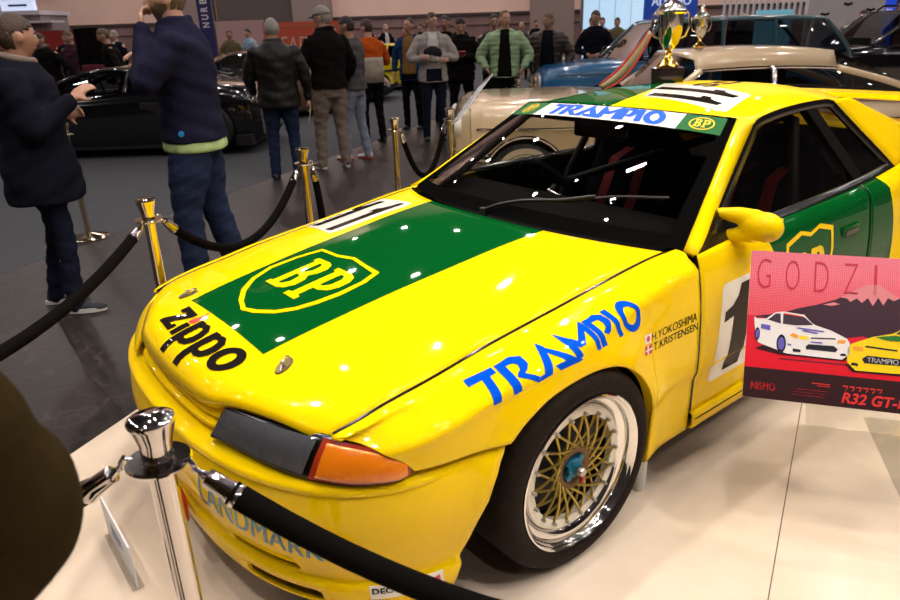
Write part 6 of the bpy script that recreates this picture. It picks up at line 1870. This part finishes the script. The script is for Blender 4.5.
    if detail:
        for s in (1,-1):
            bm = bmesh.new(); ell(bm, HM @ Vector((s*.0275,.0815,.003)), (.0115,.0085,.0085), None, 10); e = mkb('eye', clean(bm), M_EYE, par, True)
            bm = bmesh.new(); ell(bm, HM @ Vector((s*.0275,.0885,.003)), (.0052,.0030,.0052), None, 10); mkb('iris', clean(bm), M_IRIS, e, True)
            bm = bmesh.new(); tube(bm, [HM @ Vector((s*.012,.094,.021)), HM @ Vector((s*.028,.093,.027)), HM @ Vector((s*.044,.083,.022))], [.003,.0042,.0025], 6); mkb('eyebrow', clean(bm), hm, par, True)
        bm = bmesh.new(); tube(bm, [HM @ Vector((x, .0885-.012*abs(x/.024)**2, -.0545)) for x in np.linspace(-.024,.024,7)], [.002,.004,.0048,.0045,.0048,.004,.002], 6); mkb('lips', clean(bm), mat('lip_tone', (.34,.13,.11), .5), par, True)
    if cap:
        bm = bmesh.new(); head_shell(bm, HM, 1.0, lambda n: n.z > .30, .012)
        o = mkb('cap', bm, cap, par, True); md = o.modifiers.new('t', 'SOLIDIFY'); md.thickness = .012; md.offset = 1
        bm = bmesh.new(); vv = []
        for j, rr in enumerate((.098,.165)):
            vv.append([bm.verts.new(HM @ Vector((.066*math.sin(a)*(1 if j == 0 else .95), .02+rr*math.cos(a)*(.78 if j == 0 else 1.0), .040-.014*j))) for a in np.linspace(-1.15, 1.15, 11)])
        for i in range(10): bm.faces.new((vv[0][i], vv[0][i+1], vv[1][i+1], vv[1][i]))
        bk = mkb('peak', bm, cap, o, True); md = bk.modifiers.new('t', 'SOLIDIFY'); md.thickness = .006
    if glasses:
        bm = bmesh.new()
        for s in (1,-1):
            tube(bm, [HM @ Vector((s*.031+.021*math.cos(a), .099-.004*abs(math.cos(a)), .002+.016*math.sin(a))) for a in np.linspace(0, 2*PI, 15)[:-1]], .0024, 6, closed=True)
            tube(bm, [HM @ Vector((s*.052,.094,.006)), HM @ Vector((s*.078,.05,.008)), HM @ Vector((s*.080,-.01,.002))], .0024, 6)
        tube(bm, [HM @ Vector((-.010,.103,.006)), HM @ Vector((.010,.103,.006))], .0024, 6)
        mkb('glasses', clean(bm), mat('glasses_frame', (.02,.015,.012), .4), par, True)
    return body, A, HM
def at(body, v): return Matrix.Translation(body.location) @ Matrix.Rotation(body.rotation_euler.z, 4, 'Z') @ Vector(v)
def hand_item(body, name, label, cat, dims, m, v, rot=(0,0,0), bev=.004):
    o = box(name, dims, m, None, bev); o.location = at(body, v); o.rotation_euler = (rot[0], rot[1], rot[2]+body.rotation_euler.z); props(o, label, cat); return o
R_ = math.radians
# -- two men at the rope on the left
pa, A, HM = person((-2.66,-.70,0), head(.92,.36), 1.72, 'person in dark hooded parka and jeans with one forearm raised, at the left edge', NAVY, DKJEANS, M_SHOEN, 'brown', 1,
    arms={1: ((.150,.03,.645),(.100,.150,.735)), -1: ((-.215,-.01,.64),(-.175,.085,.66))}, topk='coat', hem=.405, hood=True, build=1.27, vox=.009, sole=M_SOLE, scarf=cloth('pale_lining', (.20,.15,.13)), look=(-.45,.05), stance=.065, feet={1:(.055,.02,R_(-12)), -1:(-.085,-.06,R_(10))}, palm={1:(-.6,.1,-.6)}, shape_legs=.95)
pb, A, HM = person((-2.52,.17,0), head(-1,-.12), 1.92, 'tall bearded person in navy fleece jacket over lime shirt holding a hand to the mouth', INDIGO, JEANS, M_SHOEB, 'sandy', 0,
    arms={-1: ((-.165,.085,.685),(-.045,.095,.845)), 1: ((.155,.06,.66),(.035,.13,.74))}, topk='jacket', hem=.50, shirt=LIME, under_hem=.455, shirt_ex=0.0, beard='sandy', vox=.009, build=1.15, collar=True, sole=M_SOLE, look=(0,-.05), stance=.075, feet={1:(.07,-.06,0), -1:(-.085,.05,R_(8))}, palm={-1:(.4,-.9,0)}, curl=(.7,.9), shape_legs=1.36)
bm = bmesh.new(); lathe(bm, [(.0001,.004),(.018,.003),(.019,0)], 16, 'Z'); tg = mkb('round_badge', clean(bm), mat('badge_blue', (.02,.20,.55), .4), pb)
h, n, i, tt = bvh_of([c for c in pb.children if c.name.startswith('jacket')]).ray_cast(Vector((-.8,.02,1.02)), Vector((1,0,0)))
tg.location = h+n*.002; tg.rotation_euler = n.to_track_quat('Z','Y').to_euler()
# -- the four by the carpet edge
pc, A, HM = person((-5.46,2.17,0), head(-.15,1), 1.74, 'grey haired person in black leather jacket and blue jeans standing with back turned', LEATHER, JEANS, M_SHOEBR, 'grey', 0,
    arms={1: ((.175,.0,.64),(.185,.02,.50)), -1: ((-.175,.02,.64),(-.165,.09,.54))}, hem=.46, build=1.22, collar=True, look=(-.25,.0), stance=.075, shape_legs=1.1)
leaf = hand_item(pc, 'leaflet', 'folded yellowish leaflet held low in the hand of the leather jacketed visitor', 'leaflet', (-.004,.004,-.05,.05,-.17,.0), mat('leaflet_paper', (.55,.50,.22), .6), (.185*1.74+.01,.07,.445*1.74), (0,R_(12),0))
pd, A, HM = person((-5.60,2.90,0), head(-.55,.75), 1.86, 'person in black jacket, grey cap, glasses and beige trousers', BLACKC, BEIGE, M_SHOEB, 'grey', 0,
    arms={1: ((.170,.0,.64),(.150,.08,.52)), -1: ((-.165,.03,.64),(-.10,.13,.60))}, hem=.51, build=1.10, cap=mat('cap_grey', (.30,.28,.26), .9), glasses=True, collar=True, look=(-.45,.1), sole=M_SOLE, stance=.075, feet={1:(.075,.0,R_(-10)), -1:(-.085,.04,R_(15))}, shape_legs=1.12)
pe, A, HM = person((-5.92,3.42,0), head(-.85,.45), 1.76, 'person in grey sweater, pale jeans and white red sneakers holding a phone low', GREYS, LTJEANS, M_SHOEW, 'dark', 1,
    arms={-1: ((-.165,-.01,.64),(-.150,.075,.525)), 1: ((.155,.05,.64),(.06,.14,.60))}, topk='sweater', hem=.50, build=1.0, look=(-.1,.25), sole=mat('sole_red', (.45,.04,.03), .6), stance=.06, scarf=None, feet={1:(.055,-.05,0), -1:(-.065,.05,R_(8))})
ph1 = hand_item(pe, 'phone', 'dark phone held at thigh height by the visitor in the grey sweater', 'phone', (-.005,.005,-.075,.075,-.037,.037), M_TRIM, (-.150*1.76,.21,.475*1.76), (R_(20),0,0))
pf, A, HM = person((-6.95,4.35,0), head(-.5,.8), 1.74, 'person in orange top with cream waistcoat and black trousers', ORANGE, BLACKC, M_SHOEB, 'brown', 2,
    arms={1: ((.175,.03,.66),(.09,.14,.66)), -1: ((-.17,.03,.66),(-.08,.14,.66))}, topk='sweater', hem=.52, build=1.0, look=(-.3,.1), hairk='short', stance=.08)
bm = bmesh.new(); loft_z(bm, [(0,0,.50*1.74,.118*1.74,.094*1.74),(0,0,.60*1.74,.114*1.74,.090*1.74),(0,0,.665*1.74,.118*1.74,.092*1.74),(0,0,.70*1.74,.114*1.74,.088*1.74)], 24); mkb('waistcoat', clean(bm), CREAMC, pf, True)
# -- the row facing the stand
pg, A, HM = person((-7.80,5.70,0), head(-.35,-1), 1.76, 'balding person in open blue jacket over mustard sweater', BLUEJ, BLACKC, M_SHOEB, 'brown', 0, hairk='thin',
    arms={1: ((.165,.0,.64),(.155,.05,.53)), -1: ((-.165,.0,.64),(-.155,.05,.53))}, hem=.45, build=1.08, shirt=TAN, openf=.075, look=(.35,.0), stance=.07, under_hem=.49)
phh, A, HM = person((-6.48,5.13,0), head(.12,-1), 1.80, 'person in glasses, light grey cardigan and white shirt standing with folded arms', LTGREY, DKJEANS, M_SHOEB, 'brown', 2,
    arms={1: ((.178,.03,.655),(-.03,.135,.645)), -1: ((-.178,.03,.655),(.03,.125,.665))}, topk='cardigan', hem=.47, build=1.08, shirt=WHITEC, openf=.06, glasses=True, look=(-.55,.0), stance=.07, under_hem=.56, palm={1:(0,-1,0),-1:(0,-1,0)})
bm = bmesh.new(); ell(bm, (0,0,0), (.125,.055,.085)); ell(bm, (.05,.0,-.02), (.10,.05,.07))
cp_ = voxel(mkb('folded_cap', clean(bm), cloth('charcoal', (.022,.022,.026))), .012, 3); rm_mat(cp_, cloth('charcoal', (.022,.022,.026))); cp_.location = at(phh, (0,.205*1.0,.71*1.8-.02)); cp_.rotation_euler = (0,R_(-14),phh.rotation_euler.z); props(cp_, 'dark folded cap held in front of the white shirt by crossed arms', 'cap')
pi_, A, HM = person((-6.78,5.92,0), head(.0,-1), 1.74, 'dark haired person in black jacket looking down at a phone', BLACKC, BLACKC, M_SHOEB, 'dark', 0,
    arms={1: ((.165,.02,.64),(.045,.145,.680)), -1: ((-.165,.02,.64),(-.03,.145,.675))}, hem=.46, build=1.08, hood=True, look=(.0,.45), palm={1:(-.5,-.3,.8),-1:(.5,-.3,.8)})
ph2 = hand_item(pi_, 'phone', 'phone with reddish case held by the visitor looking down', 'phone', (-.06,.06,-.010,.010,-.035,.035), mat('phone_red', (.30,.03,.03), .4), (0,.145*1.74+.115,.70*1.74), (R_(-40),0,0))
pj, A, HM = person((-7.80,6.42,0), head(.3,-1), 1.79, 'dark haired person whose head shows over the cardigan wearer shoulder', BLACKC, BLACKC, M_SHOEB, 'dark', 1, look=(.5,.0))
pk, A, HM = person((-7.05,6.86,0), head(.1,-1), 1.78, 'person in glasses and dark jacket behind the gap beside the green puffer', cloth('slate', (.03,.035,.045)), BLACKC, M_SHOEB, 'dark', 0, glasses=True, shirt=WHITEC, openf=.03, look=(.1,.0))
pl, A, HM = person((-6.02,6.14,0), head(-.1,-1), 1.80, 'grey haired person in pale green puffer jacket over black top, hands in pockets', GREENP, BLACKC, M_SHOEB, 'sandy', 0, hairk='thin',
    arms={1: ((.205,-.01,.645),(.150,.07,.555)), -1: ((-.205,-.01,.645),(-.150,.07,.555))}, hem=.48, build=1.14, shirt=BLACKC, openf=.055, puffer=True, look=(-.5,.0))
pm, A, HM = person((-5.82,6.86,0), head(-.25,-1), 1.76, 'person in dark brown quilted jacket over navy shirt and jeans', BROWNP, JEANS, M_SHOEB, 'sandy', 1,
    arms={1: ((.190,.0,.645),(.165,.06,.55)), -1: ((-.190,.0,.645),(-.165,.06,.55))}, hem=.47, build=1.16, shirt=NAVY, openf=.065, puffer=True, look=(.55,.05))
pn_, A, HM = person((-6.50,8.75,0), head(-.3,-1), 1.80, 'person in glasses and dark zipped jacket behind the blue off roader bonnet', NAVY, BLACKC, M_SHOEB, 'brown', 0, glasses=True, look=(.3,.1), arms={1: ((.165,.02,.64),(.06,.13,.60)), -1: ((-.165,.02,.64),(-.06,.13,.60))})
pp = V(14.6, 8.33)
po, A, HM = person((pp.x, pp.y, 0), head(-.8,-.5), 1.68, 'person in patterned camouflage jacket by the white partition', mat('camouflage', (.16,.15,.11), .9, noise=.75, scale=9), BLACKC, M_SHOEB, 'brown', 0, look=(.2,.1))
# -- close to the lens: the olive sleeve at the lower left
pz, A, HM = person((1.050,-1.662,0), head(0,1), 1.80, 'person in dark olive jacket whose bent elbow fills the lower left corner', OLIVE, BLACKC, M_SHOEB, 'dark', 0,
    arms={1: ((.182,.045,.595),(.115,-.075,.505)), -1: ((-.19,0,.64),(-.17,.05,.53))}, hem=.46, build=1.22, vox=.010, look=(-.1,.1))
# -- visitors leaning over the black supercar, far left
G1 = 'visitors beyond the black supercar'
for px, py, H, rz_, top, hr, sk, lb, kw in (
    (12.6,-7.45,1.72,head(.75,-.6),NAVY,'dark',0,'short haired person in dark track top beyond the black car nose',dict(look=(.2,.25))),
    (12.8,-6.83,1.72,head(-.35,-1),BLACKC,'brown',0,'person in dark jacket and grey scarf leaning over the black supercar roof',dict(look=(.2,.45),scarf=GREYS,lean=.12)),
    (14.3,-7.15,1.76,head(-.3,-1),PLUM,'sandy',0,'fair haired person with plum scarf at the shoulder of the leaning visitor',dict(look=(.1,.2),hairk='short')),
    (12.7,-5.62,1.76,head(-.9,-.4),BLACKC,'sandy',0,'person in black jacket bending beside the white sheet',dict(look=(.1,.35),lean=.15))):
    p = V(px, py)
    person((p.x, p.y, 0), rz_, H, lb, top, BLACKC, M_SHOEB, hr, sk, group=None, vox=.014, **kw)
# -- distant crowd: a few figures, repeated along the back of the hall
protos = []
for k, (top, leg, hr, sk, sh, op) in enumerate(((BLACKC,DKJEANS,'dark',0,None,0),(KHAKI,BLACKC,'brown',1,None,0),(REDC,DKJEANS,'brown',0,None,0),(NAVY,JEANS,'grey',2,WHITEC,.05),(SKY,BLACKC,'dark',0,None,0),(GREYS,BLACKC,'blond',0,None,0))):
    nm = ('black jacket','khaki jacket','dark red top','navy jacket over white','light blue shirt','grey top')[k]
    b_, A, HM = person((0,0,0), 0, (1.78,1.74,1.70,1.80,1.76,1.72)[k], 'distant person in '+nm, top, leg, M_SHOEB, hr, sk, vox=.022, detail=False, shirt=sh, openf=op, arms={1: ((.16,.02,.64),(.10,.11,.60)), -1: ((-.16,0,.64),(-.15,.05,.52))})
    protos.append((b_, nm))
used_p = set()
for i, (dd, ll, k, hr_, hf, lb) in enumerate((
    (17.5,-5.75,0,-.3,-1,'below the blue banner flag'),(19.8,-5.66,1,.2,-1,'right of the blue banner flag'),(20.2,-5.25,4,-.6,-.8,'beside the khaki jacket near the banner'),(19.5,-6.9,2,.5,-1,'left of the blue banner flag'),
    (17.0,-8.6,0,.6,-.8,'in front of the red booth front'),(18.0,-7.9,3,-.5,-.9,'by the red booth right end'),(23,-3.35,0,.3,-1,'under the right end of the EARLY board'),
    (24,-2.35,0,-.4,-1,'left of the yellow sports car in the back row'),(24.5,-1.85,3,.5,-1,'above the yellow sports car in the back row'),(25,-1.25,2,.1,-1,'above the tail of the yellow sports car'),(26,-.70,0,-.7,-.6,'near the blue jacketed visitor head'),
    (22,1.9,0,.4,-1,'behind the green puffer on its right'),(23,2.5,5,-.5,-1,'behind the brown quilted jacket'),(24,3.05,0,.3,-1,'in the far gap before the blue off roader bonnet'),(20.5,4.45,4,-.2,-1,'in front of the glowing screen wall'),(20,4.05,0,.6,-.9,'at the left edge of the glowing screen wall'),
    (20.0,4.75,1,-.4,-1,'in front of the screen wall, seen through the blue windows'),(16.5,4.9,0,.3,-1,'right of the screen wall behind the blue roof pillar'),(15.8,6.4,5,-.3,-1,'seen through the rear window of the blue off roader'))):
    src, nm = protos[k]; p = V(dd, ll)
    o = src if k not in used_p else copy_tree(src); used_p.add(k)
    o.location = (p.x, p.y, -.012); o.rotation_euler = (0,0,head(hr_, hf)); o['label'] = 'distant person, '+nm+', '+lb; o['group'] = 'distant crowd'
# ================================================================ camera, light, world
def view_axes():
    yaw, pitch, roll = -.9037, .3738, -.0319
    f = Vector((math.sin(yaw)*math.cos(pitch), math.cos(yaw)*math.cos(pitch), -math.sin(pitch)))
    r = f.cross(Vector((0,0,1))).normalized(); u = r.cross(f)
    c, s = math.cos(roll), math.sin(roll)
    return c*r+s*u, -s*r+c*u, f
cam_d = bpy.data.cameras.new('camera'); cam = bpy.data.objects.new('camera', cam_d); COL.objects.link(cam)
r_, u_, f_ = view_axes()
M_ = Matrix((r_, u_, -f_)).transposed().to_4x4(); M_.translation = Vector((1.9894,-1.3577,1.5602))
cam.matrix_world = M_
cam_d.sensor_width = 36; cam_d.lens = 690.5*36/900; cam_d.clip_start = .02; cam_d.clip_end = 200
SC.camera = cam
cam_d.dof.use_dof = True; cam_d.dof.focus_distance = 2.6; cam_d.dof.aperture_fstop = 5.4
w = bpy.data.worlds.new('hall_air'); SC.world = w; w.use_nodes = True
w.node_tree.nodes['Background'].inputs['Color'].default_value = (.10,.085,.10,1)
w.node_tree.nodes['Background'].inputs['Strength'].default_value = .35
def lamp_spot(loc, power, size, target=None, color=(1,.93,.84), spread=180):
    d = bpy.data.lights.new('ceiling_lamp', 'AREA'); d.shape = 'DISK'; d.size = size; d.energy = power; d.color = color; d.spread = math.radians(spread)
    o = bpy.data.objects.new('ceiling_lamp', d); COL.objects.link(o); o.location = loc
    t = Vector(target or (loc[0], loc[1], 0))-Vector(loc)
    o.rotation_euler = t.to_track_quat('-Z', 'Y').to_euler()
    return o
# spotlights hung from the truss above the stand
for x, y in [(-2.6,-.6),(-1.2,-1.6),(.6,-2.4),(-2.4,1.6),(-.6,.8),(1.2,.2),(2.6,-.6),(-1.4,3.6),(.6,3.0),(2.4,2.2),(3.6,1.2)]:
    lamp_spot((x, y, 5.6), 22, .07, (x*.5, y*.5, 0), spread=110)
for x, y in [(4.6,2.6),(4.2,.3)]:  # two unseen lamps added to brighten the door side and the platform there
    lamp_spot((x, y, 5.2), 24, .07, (1.0, y*.8, .3), spread=110)
# the hall's high bay lamps on a regular grid
for i in range(9):
    for j in range(8):
        x, y = -30+5.5*i, -10+6.0*j
        lamp_spot((x, y, 11.5), 118 if (x-1.99)*-.7856+(y+1.36)*.6187 < 22 else 215, .30, color=(1,.90,.86))
# one strip-shaped soft lamp over the windscreen
lp = lamp_spot((-1.26,2.26,6.0), 26, .30, (.4,.8,1.0)); lp.data.shape = 'RECTANGLE'; lp.data.size = .42; lp.data.size_y = .13
vs = SC.view_settings
SC.display_settings.display_device = 'sRGB'
vs.view_transform = 'Standard'; vs.look = 'None'; vs.gamma = 1; vs.use_curve_mapping = False; vs.exposure = -.3
